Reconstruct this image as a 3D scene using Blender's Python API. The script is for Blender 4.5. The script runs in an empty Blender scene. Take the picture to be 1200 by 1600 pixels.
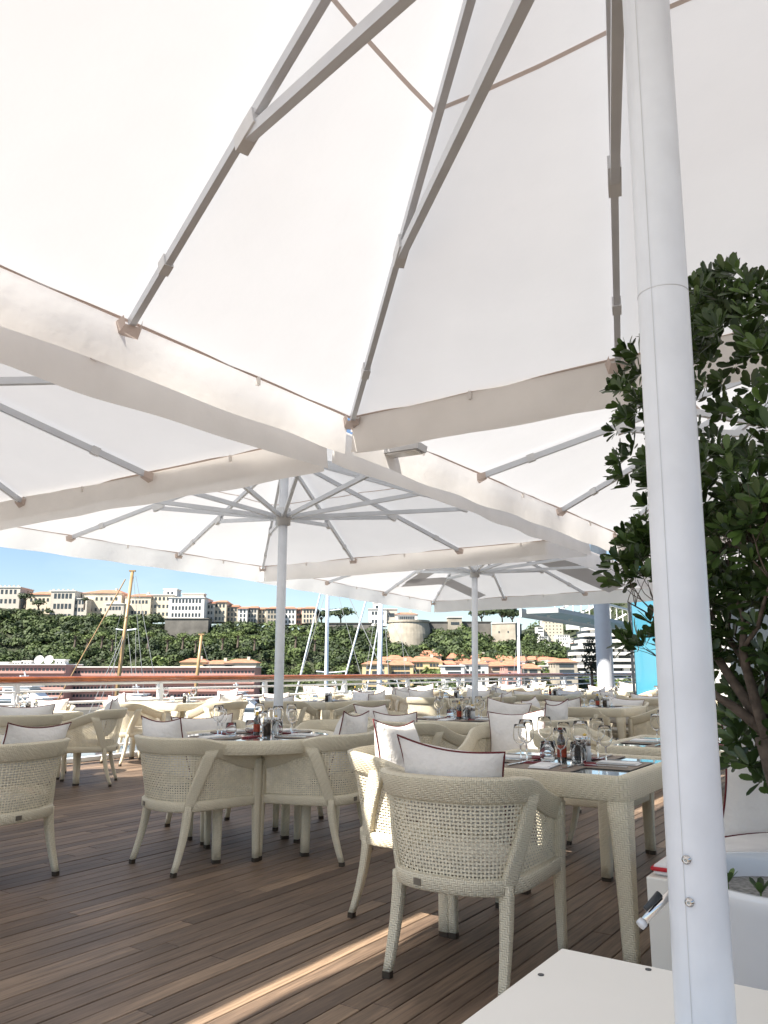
import bpy, bmesh, math, random
import numpy as np
from mathutils import Vector, Matrix
random.seed(7); RNG = np.random.default_rng(11)
SC = bpy.context.scene
COL = SC.collection
PI = math.pi
# ------------------------------------------------------------------ camera, sky, sun, exposure
EYE = 1.23
cam_d = bpy.data.cameras.new('camera'); cam = bpy.data.objects.new('camera', cam_d); COL.objects.link(cam)
cam_d.sensor_fit = 'VERTICAL'; cam_d.sensor_height = 36; cam_d.lens = 36 * 1230 / 1600
cam_d.clip_start = .05; cam_d.clip_end = 20000
PITCH = math.atan(248 / 1230)
cam.location = (0, 0, EYE); cam.rotation_euler = (PI / 2 + PITCH, 0, 0)
SC.camera = cam
TH = math.radians(34.4)                                   # the terrace grid is turned 34.4 degrees
WX, WY = math.sin(TH), math.cos(TH)                       # 'away' direction
VX, VY = math.cos(TH), -math.sin(TH)                      # 'right' direction
SUN = Vector((-.294 * VX - .80 * WX, -.294 * VY - .80 * WY, 1)).normalized()
world = bpy.data.worlds.new('World'); SC.world = world; world.use_nodes = True
wn = world.node_tree.nodes; wl = world.node_tree.links
sky = wn.new('ShaderNodeTexSky'); sky.sky_type = 'NISHITA'; sky.sun_disc = False
sky.sun_elevation = math.asin(SUN.z); sky.sun_rotation = math.atan2(SUN.x, SUN.y)
sky.air_density = 1.0; sky.dust_density = .4; sky.ozone_density = 2.6
bg = wn['Background']; bg.inputs['Strength'].default_value = .062
# thin high cloud over the whole sky
tc = wn.new('ShaderNodeTexCoord'); mp = wn.new('ShaderNodeMapping'); mp.inputs['Scale'].default_value = (1.2, 1.2, 5)
ns = wn.new('ShaderNodeTexNoise'); ns.inputs['Scale'].default_value = 2.2; ns.inputs['Detail'].default_value = 6; ns.inputs['Roughness'].default_value = .55
rp = wn.new('ShaderNodeValToRGB'); rp.color_ramp.elements[0].position = .45; rp.color_ramp.elements[1].position = .75
rp.color_ramp.elements[1].color = (.3, .3, .3, 1)
mx = wn.new('ShaderNodeMixRGB'); mx.inputs['Color2'].default_value = (6.8, 7.6, 8.6, 1)
wl.new(tc.outputs['Generated'], mp.inputs['Vector']); wl.new(mp.outputs['Vector'], ns.inputs['Vector'])
wl.new(ns.outputs['Fac'], rp.inputs['Fac']); wl.new(rp.outputs['Color'], mx.inputs['Fac'])
wl.new(sky.outputs['Color'], mx.inputs['Color1']); wl.new(mx.outputs['Color'], bg.inputs['Color'])
sl = bpy.data.lights.new('sun', 'SUN'); sl.energy = 5.0; sl.angle = math.radians(.6); sl.color = (1, .94, .84)
so = bpy.data.objects.new('sun', sl); COL.objects.link(so); so.location = (-20, -10, 40)
so.rotation_euler = SUN.to_track_quat('Z', 'Y').to_euler()
SC.view_settings.view_transform = 'Standard'; SC.view_settings.look = 'None'
SC.view_settings.exposure = 1.5; SC.view_settings.gamma = 1; SC.view_settings.use_curve_mapping = False

# ------------------------------------------------------------------ helpers
C1 = (.47, 1.25)                                          # foot of the near parasol
def D(a, r, z=0):
    return Vector((C1[0] + a * WX + r * VX, C1[1] + a * WY + r * VY, z))
CP, SP = math.cos(PITCH), math.sin(PITCH)
def far(px, py, Y):                                       # a far point from its bearing, at a chosen real distance Y
    x = (px - 600) / 1230; y = -(py - 800) / 1230
    d = (x, CP - y * SP, SP + y * CP); t = Y / d[1]
    return Vector((d[0] * t, Y, EYE + d[2] * t))

class MB:
    def __init__(s): s.v = []; s.f = []; s.uv = []
    def add(s, vs, fs, uvs=None):
        o = len(s.v); s.v += [tuple(p) for p in vs]
        for i, f in enumerate(fs):
            s.f.append([o + k for k in f])
            s.uv.append(uvs[i] if uvs else [(0, 0)] * len(f))
        return s
    def box(s, c, d, M=None):
        x, y, z = d[0] / 2, d[1] / 2, d[2] / 2
        vs = [Vector((a * x, b * y, e * z)) for e in (-1, 1) for b in (-1, 1) for a in (-1, 1)]
        if M is not None: vs = [M @ q for q in vs]
        vs = [q + Vector(c) for q in vs]
        def U(w, h): return [(0, 0), (w, 0), (w, h), (0, h)]
        s.add(vs, [(0, 2, 3, 1), (4, 5, 7, 6), (0, 1, 5, 4), (2, 6, 7, 3), (0, 4, 6, 2), (1, 3, 7, 5)],
              [U(d[1], d[0]), U(d[0], d[1]), U(d[0], d[2]), U(d[2], d[0]), U(d[2], d[1]), U(d[1], d[2])])
        return s
    def loft(s, rings, caps=True, closed=True, loop=False):
        n = len(rings[0]); per = [0.0]
        mid = rings[len(rings) // 2]
        for i in range(n): per.append(per[-1] + (Vector(mid[(i + 1) % n]) - Vector(mid[i])).length)
        cum = [0.0]
        cen = [sum((Vector(p) for p in r), Vector()) / n for r in rings]
        R = len(rings)
        for i in range(1, R + 1): cum.append(cum[-1] + (cen[i % R] - cen[i - 1]).length)
        vs = [p for r in rings for p in r]; fs = []; us = []
        for i in range(R if loop else R - 1):
            j = (i + 1) % R
            for k in range(n if closed else n - 1):
                m = (k + 1) % n
                fs.append((i * n + k, i * n + m, j * n + m, j * n + k))
                us.append([(per[k], cum[i]), (per[k + 1], cum[i]), (per[k + 1], cum[i + 1]), (per[k], cum[i + 1])])
        if caps and not loop and closed:
            for b, idx in ((0, list(range(n))[::-1]), ((R - 1) * n, list(range(n)))):
                q = [b + k for k in idx]; fs.append(q)
                us.append([(Vector(vs[z]).x, Vector(vs[z]).y) for z in q])
        return s.add(vs, fs, us)
    def tube(s, pts, r, n=8, ry=None, caps=True, up=None):
        pts = [Vector(p) for p in pts]
        if not hasattr(r, '__len__'): r = [r] * len(pts)
        rings = []
        u0 = None
        for i, p in enumerate(pts):
            t = (pts[min(i + 1, len(pts) - 1)] - pts[max(i - 1, 0)]).normalized()
            if up is not None: a = Vector(up).cross(t)
            elif u0 is None: a = t.cross(Vector((0, 0, 1))) if abs(t.z) < .95 else t.cross(Vector((1, 0, 0)))
            else: a = u0 - t * u0.dot(t)
            a.normalize(); u0 = a; b = t.cross(a)
            k = (ry[i] if hasattr(ry, '__len__') else ry) if ry else r[i]
            rings.append([p + a * (r[i] * math.cos(2 * PI * q / n)) + b * (k * math.sin(2 * PI * q / n)) for q in range(n)])
        return s.loft(rings, caps)
    def bar(s, p, q, w, h, up=(0, 0, 1)):                  # rectangular bar from p to q
        p, q = Vector(p), Vector(q); t = (q - p).normalized()
        a = t.cross(Vector(up)); a.normalize(); b = a.cross(t)
        rings = [[c + a * (x * w / 2) + b * (y * h / 2) for x, y in ((-1, -1), (1, -1), (1, 1), (-1, 1))] for c in (p, q)]
        return s.loft(rings)
    def lathe(s, prof, n=20, c=(0, 0, 0), caps=True):
        c = Vector(c)
        rings = [[c + Vector((r * math.cos(2 * PI * k / n), r * math.sin(2 * PI * k / n), z)) for k in range(n)] for r, z in prof]
        return s.loft(rings, caps)
    def mesh(s, name, mat, smooth=False):
        m = bpy.data.meshes.new(name); m.from_pydata(s.v, [], s.f)
        ul = m.uv_layers.new(name='UVMap'); flat = [c for f in s.uv for u in f for c in u]
        if len(flat) == 2 * len(m.loops): ul.data.foreach_set('uv', flat)
        if mat: m.materials.append(mat)
        if smooth: m.polygons.foreach_set('use_smooth', [True] * len(m.polygons))
        m.update(); return m
    def build(s, name, mat, parent=None, smooth=False, loc=None):
        return obj(name, s.mesh(name, mat, smooth), parent, loc)
def obj(name, me, parent=None, loc=None):
    o = bpy.data.objects.new(name, me); COL.objects.link(o)
    if parent: o.parent = parent
    if loc is not None: o.location = loc
    return o
def tag(o, label, cat, group=None, kind=None):
    if label: o['label'] = label
    if cat: o['category'] = cat
    if group: o['group'] = group
    if kind: o['kind'] = kind
    return o
def thing(name, label, cat, loc=(0, 0, 0), rz=0, group=None):
    o = obj(name, None); o.location = loc; o.rotation_euler = (0, 0, rz); o.empty_display_size = .1
    return tag(o, label, cat, group)
def struct(o): o['kind'] = 'structure'; return o
KIDS = {}
def index_kids():
    KIDS.clear()
    for o in COL.objects:
        if o.parent: KIDS.setdefault(o.parent.name, []).append(o)
def tree_of(o):                                           # list of children (two levels) of a prototype
    return [(c, [g for g in COL.objects if g.parent == c]) for c in COL.objects if c.parent == o]
def copy_thing(root, kids, loc, rz, label, cat, group=None, scale=None):
    r = root.copy(); COL.objects.link(r); r.location = loc; r.rotation_euler = (0, 0, rz)
    tag(r, label, cat, group)
    if scale: r.scale = scale
    for c, gs in kids:
        d = c.copy(); COL.objects.link(d); d.parent = r
        for g in gs:
            e = g.copy(); COL.objects.link(e); e.parent = d
    return r
class Proto:                                              # first use is the prototype itself, later uses are copies
    def __init__(s, root): s.r = root; s.k = tree_of(root); s.used = False
    def put(s, loc, rz, label, cat, group=None, scale=None):
        if not s.used:
            s.used = True; s.r.location = loc; s.r.rotation_euler = (0, 0, rz); tag(s.r, label, cat, group)
            if scale: s.r.scale = scale
            return s.r
        return copy_thing(s.r, s.k, loc, rz, label, cat, group, scale)

# ------------------------------------------------------------------ materials
def nodes(name):
    m = bpy.data.materials.new(name); m.use_nodes = True
    return m, m.node_tree.nodes, m.node_tree.links, m.node_tree.nodes['Principled BSDF']
def mat(name, col, rough=.5, metal=0, var=.08, scale=6, bump=0, bscale=60, trans=0, ior=1.45, coat=0, alpha=1, spec=.5):
    m, N, L, B = nodes(name)
    B.inputs['Roughness'].default_value = rough; B.inputs['Metallic'].default_value = metal
    B.inputs['Transmission Weight'].default_value = trans; B.inputs['IOR'].default_value = ior
    B.inputs['Coat Weight'].default_value = coat; B.inputs['Alpha'].default_value = alpha
    B.inputs['Specular IOR Level'].default_value = spec
    B.inputs['Base Color'].default_value = (*col, 1)
    t = N.new('ShaderNodeTexCoord')
    if var:
        n = N.new('ShaderNodeTexNoise'); n.inputs['Scale'].default_value = scale; n.inputs['Detail'].default_value = 5
        r = N.new('ShaderNodeValToRGB')
        r.color_ramp.elements[0].position = .3; r.color_ramp.elements[1].position = .7
        r.color_ramp.elements[0].color = (*[c * (1 - var) for c in col], 1); r.color_ramp.elements[1].color = (*[min(1, c * (1 + var)) for c in col], 1)
        L.new(t.outputs['Object'], n.inputs['Vector']); L.new(n.outputs['Fac'], r.inputs['Fac']); L.new(r.outputs['Color'], B.inputs['Base Color'])
    if bump:
        n2 = N.new('ShaderNodeTexNoise'); n2.inputs['Scale'].default_value = bscale; n2.inputs['Detail'].default_value = 4
        b = N.new('ShaderNodeBump'); b.inputs['Strength'].default_value = bump; b.inputs['Distance'].default_value = .01
        L.new(t.outputs['Object'], n2.inputs['Vector']); L.new(n2.outputs['Fac'], b.inputs['Height']); L.new(b.outputs['Normal'], B.inputs['Normal'])
    return m
def cloth_mat(name, col, trans=.5, var=.04, wscale=3, bump=.15):
    m, N, L, B = nodes(name); N.remove(B)
    out = N['Material Output']; d = N.new('ShaderNodeBsdfDiffuse'); tr = N.new('ShaderNodeBsdfTranslucent'); mixs = N.new('ShaderNodeMixShader')
    mixs.inputs['Fac'].default_value = trans
    t = N.new('ShaderNodeTexCoord'); n = N.new('ShaderNodeTexNoise'); n.inputs['Scale'].default_value = wscale; n.inputs['Detail'].default_value = 6
    r = N.new('ShaderNodeValToRGB'); r.color_ramp.elements[0].position = .3; r.color_ramp.elements[1].position = .7
    r.color_ramp.elements[0].color = (*[c * (1 - var) for c in col], 1); r.color_ramp.elements[1].color = (*[min(1, c * (1 + var)) for c in col], 1)
    n2 = N.new('ShaderNodeTexNoise'); n2.inputs['Scale'].default_value = wscale * 2.5; n2.inputs['Detail'].default_value = 3
    b = N.new('ShaderNodeBump'); b.inputs['Strength'].default_value = bump; b.inputs['Distance'].default_value = .03
    L.new(t.outputs['Object'], n.inputs['Vector']); L.new(t.outputs['Object'], n2.inputs['Vector']); L.new(n.outputs['Fac'], r.inputs['Fac'])
    L.new(n2.outputs['Fac'], b.inputs['Height'])
    for q in (d, tr): L.new(r.outputs['Color'], q.inputs['Color']); L.new(b.outputs['Normal'], q.inputs['Normal'])
    L.new(d.outputs[0], mixs.inputs[1]); L.new(tr.outputs[0], mixs.inputs[2]); L.new(mixs.outputs[0], out.inputs['Surface'])
    return m
def weave_mat(name, col, gap, w=.009):
    m, N, L, B = nodes(name); B.inputs['Roughness'].default_value = .5
    def M(op, a, b=None):
        q = N.new('ShaderNodeMath'); q.operation = op
        for i, x in enumerate((a, b)):
            if x is None: continue
            if isinstance(x, (int, float)): q.inputs[i].default_value = x
            else: L.new(x, q.inputs[i])
        return q.outputs[0]
    uv = N.new('ShaderNodeUVMap'); sx = N.new('ShaderNodeSeparateXYZ'); L.new(uv.outputs[0], sx.inputs[0])
    u = M('DIVIDE', sx.outputs[0], w); v = M('DIVIDE', sx.outputs[1], w)
    fu, fv = M('FLOOR', u), M('FLOOR', v)
    over = M('LESS_THAN', M('FLOORED_MODULO', M('ADD', fu, fv), 4.0), 1.5)
    su = M('SINE', M('MULTIPLY', M('SUBTRACT', u, fu), PI)); sv = M('SINE', M('MULTIPLY', M('SUBTRACT', v, fv), PI))
    h = M('ADD', M('MULTIPLY', over, sv), M('MULTIPLY', M('SUBTRACT', 1.0, over), su))
    h = M('POWER', h, .6)
    n = N.new('ShaderNodeTexNoise'); n.inputs['Scale'].default_value = 9; n.inputs['Detail'].default_value = 4
    t = N.new('ShaderNodeTexCoord'); L.new(t.outputs['Object'], n.inputs['Vector'])
    oi = N.new('ShaderNodeObjectInfo')
    r = N.new('ShaderNodeValToRGB'); r.color_ramp.elements[0].color = (*gap, 1); r.color_ramp.elements[1].color = (*col, 1)
    r.color_ramp.elements[0].position = .1; r.color_ramp.elements[1].position = .55
    L.new(h, r.inputs['Fac'])
    hs = N.new('ShaderNodeHueSaturation'); L.new(r.outputs['Color'], hs.inputs['Color'])
    L.new(M('ADD', .9, M('MULTIPLY', n.outputs['Fac'], .2)), hs.inputs['Value']); L.new(hs.outputs['Color'], B.inputs['Base Color'])
    b = N.new('ShaderNodeBump'); b.inputs['Strength'].default_value = .8; b.inputs['Distance'].default_value = .004
    L.new(h, b.inputs['Height']); L.new(b.outputs['Normal'], B.inputs['Normal'])
    return m
def wood_mat(name):
    m, N, L, B = nodes(name)
    at = N.new('ShaderNodeAttribute'); at.attribute_name = 'rnd'
    t = N.new('ShaderNodeTexCoord')
    ad = N.new('ShaderNodeVectorMath'); ad.operation = 'MULTIPLY_ADD'; ad.inputs[1].default_value = (37, 91, 13)
    L.new(at.outputs['Color'], ad.inputs[0]); L.new(t.outputs['Object'], ad.inputs[2])
    mp = N.new('ShaderNodeMapping'); mp.inputs['Scale'].default_value = (60, 3.2, 10); L.new(ad.outputs[0], mp.inputs['Vector'])
    n = N.new('ShaderNodeTexNoise'); n.inputs['Scale'].default_value = 1; n.inputs['Detail'].default_value = 7; n.inputs['Roughness'].default_value = .65; n.inputs['Distortion'].default_value = .4
    L.new(mp.outputs[0], n.inputs['Vector'])
    n2 = N.new('ShaderNodeTexNoise'); n2.inputs['Scale'].default_value = 1.3; n2.inputs['Detail'].default_value = 3; L.new(t.outputs['Object'], n2.inputs['Vector'])
    mr = N.new('ShaderNodeValToRGB'); e = mr.color_ramp.elements
    e[0].position = 0; e[0].color = (.098, .068, .05, 1); e[1].position = 1; e[1].color = (.285, .203, .138, 1)
    q = e.new(.35); q.color = (.132, .092, .066, 1); q = e.new(.7); q.color = (.19, .135, .096, 1)
    sep = N.new('ShaderNodeSeparateColor'); L.new(at.outputs['Color'], sep.inputs[0])
    L.new(sep.outputs[0], mr.inputs['Fac'])
    gr = N.new('ShaderNodeValToRGB'); gr.color_ramp.elements[0].position = .3; gr.color_ramp.elements[1].position = .72
    gr.color_ramp.elements[0].color = (.5, .48, .47, 1); gr.color_ramp.elements[1].color = (1.42, 1.4, 1.36, 1); L.new(n.outputs['Fac'], gr.inputs['Fac'])
    mu = N.new('ShaderNodeMixRGB'); mu.blend_type = 'MULTIPLY'; mu.inputs['Fac'].default_value = 1
    L.new(mr.outputs['Color'], mu.inputs['Color1']); L.new(gr.outputs['Color'], mu.inputs['Color2'])
    wr = N.new('ShaderNodeValToRGB'); wr.color_ramp.elements[0].color = (.82, .82, .84, 1); wr.color_ramp.elements[1].color = (1.15, 1.13, 1.1, 1)
    wr.color_ramp.elements[0].position = .35; wr.color_ramp.elements[1].position = .65; L.new(n2.outputs['Fac'], wr.inputs['Fac'])
    m2 = N.new('ShaderNodeMixRGB'); m2.blend_type = 'MULTIPLY'; m2.inputs['Fac'].default_value = 1
    L.new(mu.outputs['Color'], m2.inputs['Color1']); L.new(wr.outputs['Color'], m2.inputs['Color2']); L.new(m2.outputs['Color'], B.inputs['Base Color'])
    B.inputs['Roughness'].default_value = .55
    b = N.new('ShaderNodeBump'); b.inputs['Strength'].default_value = .35; b.inputs['Distance'].default_value = .003
    L.new(n.outputs['Fac'], b.inputs['Height']); L.new(b.outputs['Normal'], B.inputs['Normal'])
    return m
def leaf_mat(name, a, b, attr=True, trans=.25, rough=.4):
    m, N, L, B = nodes(name); out = N['Material Output']
    at = N.new('ShaderNodeAttribute'); at.attribute_name = 'rnd'
    r = N.new('ShaderNodeValToRGB'); r.color_ramp.elements[0].color = (*a, 1); r.color_ramp.elements[1].color = (*b, 1)
    if attr:
        sep = N.new('ShaderNodeSeparateColor'); L.new(at.outputs['Color'], sep.inputs[0]); L.new(sep.outputs[0], r.inputs['Fac'])
    else:
        oi = N.new('ShaderNodeObjectInfo'); L.new(oi.outputs['Random'], r.inputs['Fac'])
    L.new(r.outputs['Color'], B.inputs['Base Color']); B.inputs['Roughness'].default_value = rough
    tr = N.new('ShaderNodeBsdfTranslucent'); mx = N.new('ShaderNodeMixShader'); mx.inputs['Fac'].default_value = trans
    L.new(r.outputs['Color'], tr.inputs['Color']); L.new(B.outputs[0], mx.inputs[1]); L.new(tr.outputs[0], mx.inputs[2]); L.new(mx.outputs[0], out.inputs['Surface'])
    return m
def glass_mat(name, col=(1, 1, 1), rough=0):
    m, N, L, B = nodes(name)
    B.inputs['Base Color'].default_value = (*col, 1); B.inputs['Roughness'].default_value = rough
    B.inputs['Transmission Weight'].default_value = 1; B.inputs['IOR'].default_value = 1.2
    return m
M = dict(
    canopy=cloth_mat('white_canopy_cloth', (.735, .74, .755), .275, var=.012, bump=.08),
    valance=cloth_mat('valance_cloth', (.88, .855, .825), .5),
    seam=cloth_mat('double_seam_cloth', (.62, .53, .48), .35),
    band=cloth_mat('shadow_band_cloth', (.5, .49, .49), .35),
    pole=mat('white_pole_paint', (.70, .73, .775), .32, var=.055, scale=11, bump=.04, bscale=25),
    alu=mat('grey_aluminium_paint', (.60, .625, .66), .38, .2, var=.06),
    bracket=mat('light_bracket', (.62, .63, .64), .4, .2),
    steel=mat('polished_steel', (.62, .6, .58), .18, 1),
    plate=mat('plate_metal', (.25, .23, .2), .35, .8),
    cap=mat('dark_foot_cap', (.09, .075, .06), .3, .7),
    weave=weave_mat('cream_resin_weave', (.77, .695, .53), (.42, .36, .25), .0085),
    strand=mat('cream_resin_strand', (.76, .685, .525), .5, var=.1, scale=30),
    pillow=cloth_mat('white_pillow_cotton', (.80, .77, .74), .12, var=.03, wscale=9, bump=.4),
    piping=mat('dark_red_piping', (.11, .008, .012), .7),
    redtrim=mat('bright_red_trim', (.5, .02, .03), .7),
    seat=mat('beige_seat_cushion', (.6, .56, .48), .8, bump=.1),
    tglass=mat('table_glass', (.45, .50, .50), .03, coat=1, var=.03, spec=.8),
    glass=glass_mat('clear_glass'),
    mat=mat('taupe_placemat', (.24, .19, .15), .6, var=.12, scale=40),
    matedge=mat('dark_placemat_edge', (.05, .04, .035), .6),
    china=mat('white_china', (.8, .8, .79), .15, var=.02),
    linen=mat('white_linen', (.78, .77, .76), .8, bump=.2),
    rnapkin=mat('dark_red_napkin', (.16, .012, .02), .75),
    bottle=mat('dark_bottle_glass', (.03, .015, .01), .08, coat=1),
    label=mat('red_bottle_label', (.30, .045, .02), .5, var=.35, scale=40),
    yellow=mat('yellow_bottle_cap', (.65, .42, .06), .4),
    pepper=mat('peppercorns', (.06, .045, .035), .7, var=.5, scale=200),
    salt=mat('white_salt', (.75, .75, .75), .7),
    wood=wood_mat('weathered_teak_deck'),
    under=mat('deck_underside', (.012, .011, .01), .9),
    rail=mat('varnished_teak_rail', (.30, .085, .022), .18, coat=.6, var=.25, scale=5),
    white=mat('white_paint', (.78, .78, .77), .35, var=.04),
    box=mat('white_base_panel', (.86, .83, .765), .4, var=.03, scale=2),
    boxd=mat('dark_joint', (.03, .03, .03), .8),
    pot=mat('white_planter_gloss', (.74, .75, .76), .18, var=.03),
    soil=mat('grey_gravel_soil', (.25, .25, .24), .9, var=.4, scale=60, bump=.8),
    bark=mat('brown_bark', (.11, .085, .068), .9, var=.35, scale=25, bump=.8, bscale=40),
    leaf=leaf_mat('glossy_shrub_leaf', (.024, .046, .014), (.095, .16, .04), rough=.3),
    leafo=leaf_mat('glossy_shrub_leaf_single', (.024, .046, .014), (.11, .19, .045), attr=False, rough=.3),
    forest=leaf_mat('hillside_foliage', (.018, .033, .011), (.115, .16, .04), trans=.15, rough=.7),
    ground=mat('hill_scrub_ground', (.035, .042, .02), .9, var=.4, scale=.05),
    stone=mat('pale_fort_stone', (.36, .32, .26), .9, var=.22, scale=.25, bump=.5, bscale=1.5),
    stoned=mat('shaded_grey_wall_stone', (.15, .14, .125), .9, var=.3, scale=.2, bump=.5, bscale=1),  # grey stone, darkened further to carry the retaining wall's shade
    cream=mat('cream_render', (.58, .51, .40), .85, var=.1, scale=.2),
    cream2=mat('pale_grey_render', (.50, .46, .40), .85, var=.1, scale=.2),
    ochre=mat('yellow_render', (.62, .47, .27), .85, var=.08, scale=.2),
    pink=mat('pink_render', (.47, .27, .23), .85, var=.1, scale=.2),
    wwall=mat('white_render', (.72, .70, .66), .8, var=.06, scale=.2),
    tile=mat('terracotta_roof', (.39, .175, .105), .85, var=.25, scale=.6),
    win=mat('dark_window', (.045, .055, .065), .15, var=.3, scale=.5),
    shut=mat('grey_shutter', (.2, .22, .22), .6),
    water=mat('harbour_water', (.03, .07, .09), .08, var=.2, scale=.02, bump=.4, bscale=.6),
    mastw=mat('varnished_spar', (.36, .23, .11), .35, var=.15, scale=2),
    mastwh=mat('white_spar', (.7, .73, .78), .35),
    rope=mat('rigging_wire', (.3, .3, .3), .5),
    hull=mat('white_hull', (.75, .75, .75), .15, var=.03),
    navy=mat('navy_hull', (.03, .05, .12), .15),
    bglass=mat('blue_glazing', (.07, .29, .40), .06, coat=1, var=.1, scale=.6, spec=.8),
    dark=mat('dark_frame', (.03, .035, .04), .4),
    column=mat('grey_blue_column', (.46, .48, .51), .4, var=.03),
    slab=mat('grey_canopy_slab', (.42, .43, .42), .6, var=.05, scale=.5),
    cypress=leaf_mat('cypress_needles', (.008, .016, .01), (.02, .035, .018), rough=.7),
)
def rnd_attr(me, vals):                                   # per-face random value as a colour attribute
    a = me.color_attributes.new('rnd', 'FLOAT_COLOR', 'CORNER')
    per = np.repeat(np.asarray(vals, float), [len(p.vertices) for p in me.polygons]) if not isinstance(vals, np.ndarray) or vals.ndim == 1 else vals
    c = np.empty((len(me.loops), 4)); c[:, 0] = per; c[:, 1] = (per * 7.31) % 1; c[:, 2] = (per * 3.77) % 1; c[:, 3] = 1
    a.data.foreach_set('color', c.ravel())
def np_mesh(name, V, F, mat_, rnd=None):
    me = bpy.data.meshes.new(name); V = np.asarray(V, np.float32); F = np.asarray(F, np.int32); k = F.shape[1]
    me.vertices.add(len(V)); me.vertices.foreach_set('co', V.ravel())
    me.loops.add(F.size); me.loops.foreach_set('vertex_index', F.ravel())
    me.polygons.add(len(F)); me.polygons.foreach_set('loop_start', np.arange(0, F.size, k)); me.polygons.foreach_set('loop_total', np.full(len(F), k))
    me.materials.append(mat_); me.update(calc_edges=True)
    if rnd is not None:
        a = me.color_attributes.new('rnd', 'FLOAT_COLOR', 'CORNER'); per = np.repeat(rnd, k)
        c = np.stack([per, (per * 7.31) % 1, (per * 3.77) % 1, np.ones_like(per)], 1); a.data.foreach_set('color', c.ravel())
    return me
WATER_Z = -15.0
#@@STRUCTURE
# ------------------------------------------------------------------ water, terrain
b = MB(); R_ = 9000
b.add([(-R_, -R_, 0), (R_, -R_, 0), (R_, R_, 0), (-R_, R_, 0)], [(0, 1, 2, 3)])
struct(b.build('harbour_water', M['water'], loc=(0, 0, WATER_Z)))
def interp(x, tab):
    return float(np.interp(x, [t[0] for t in tab], [t[1] for t in tab]))
CREST = [(-420, 42), (-205, 38), (-150, 31), (-110, 29), (-60, 25), (0, 24), (45, 24), (70, 23), (84, 18), (98, 8), (125, -6), (400, -9)]
def hill_z(x, y):
    zc = interp(x, CREST) - 4; b0 = -10.0
    t = min(1, max(0, (y - 318) / 92.0)); t = t ** .8
    z = b0 + (zc - b0) * t
    ramp = min(1, max(0, (y - 376) / 18)) * min(1, max(0, (424 - y) / 8))      # rock drops away below the bastion and walls
    z -= ramp * (10 * math.exp(-((x - 13) / 13) ** 4) + 7 * math.exp(-((x + 99) / 14) ** 4) + 7 * math.exp(-((x - 61) / 12) ** 4))
    return z + 2.2 * math.sin(x * .071 + y * .05) * math.sin(y * .09 + x * .023) * (1 - t)
xs = np.linspace(-460, 420, 150); ys = np.linspace(305, 700, 56)
def project(p):
    z = p[2] - EYE; dep = p[1] * CP + z * SP; up = -p[1] * SP + z * CP
    return (600 + 1230 * p[0] / dep, 800 - 1230 * up / dep) if dep > .2 else (9999, 9999)
V = [(x, y, hill_z(x, y) if y > 312 else -13.5) for y in ys for x in xs]
F = [(j * 150 + i, j * 150 + i + 1, (j + 1) * 150 + i + 1, (j + 1) * 150 + i) for j in range(55) for i in range(149)]
struct(obj('rocky_hill', np_mesh('rocky_hill', V, F, M['ground'])))
def far_z(x, y):
    t = min(1, max(0, (y - 900) / 1100))
    top = interp(x, [(-400, 60), (250, 70), (380, 125), (520, 165), (700, 200), (1600, 300)])
    return -10 + (top + 12 * math.sin(x * .011) + 8 * math.sin(x * .031 + 1)) * t ** .9
xs2 = np.linspace(-300, 2200, 90); ys2 = np.linspace(880, 2400, 40)
V = [(x, y, far_z(x, y)) for y in ys2 for x in xs2]
F = [(j * 90 + i, j * 90 + i + 1, (j + 1) * 90 + i + 1, (j + 1) * 90 + i) for j in range(39) for i in range(89)]
struct(obj('distant_hillside', np_mesh('distant_hillside', V, F, M['ground'])))
b = MB(); b.box((0, 0, 0), (1500, 240, 4)); struct(b.build('quay', M['stoned'], loc=(100, 400, -14)))
# leafy crowns on the slopes: one mass of foliage
def crowns(centres, radii, tints, per, flat=.75):
    Vs, Fs, Rs = [], [], []; base = 0
    q0 = np.array([(-1, -1), (1, -1), (1, 1), (-1, 1)], float)
    for c, r, t in zip(centres, radii, tints):
        n = per
        d = RNG.normal(size=(n, 3)); d /= np.linalg.norm(d, axis=1)[:, None]; d[:, 2] = np.abs(d[:, 2]) * 1.1 - .25
        lob = 1 + .22 * np.sin(d[:, 0] * 5 + c[0]) * np.sin(d[:, 1] * 5 + c[1] * 2) + .15 * np.sin(d[:, 2] * 7 + c[0])
        rad = r * (RNG.uniform(.72, 1.04, n)) * lob
        p = np.array(c) + d * rad[:, None] * np.array([1, 1, flat])
        nn = d + np.array([0, 0, .25]) + RNG.normal(size=(n, 3)) * .38; nn /= np.linalg.norm(nn, axis=1)[:, None]
        a = np.cross(nn, RNG.normal(size=(n, 3))); a /= np.linalg.norm(a, axis=1)[:, None]; bb = np.cross(nn, a)
        s = r * RNG.uniform(.07, .15, n)
        vv = p[:, None, :] + (a[:, None, :] * q0[None, :, 0:1] + bb[:, None, :] * q0[None, :, 1:2] * .7) * s[:, None, None]
        Vs.append(vv.reshape(-1, 3)); f = base + np.arange(n * 4).reshape(n, 4); Fs.append(f); base += n * 4
        Rs.append(np.clip(t + RNG.normal(size=n) * .07, 0, 1))
    return np.concatenate(Vs), np.concatenate(Fs), np.concatenate(Rs)
cs, rs, ts = [], [], []
KEEP = ((604, 664, 1003), (256, 328, 982), (664, 762, 978), (762, 812, 1000), (575, 625, 974))
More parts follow.
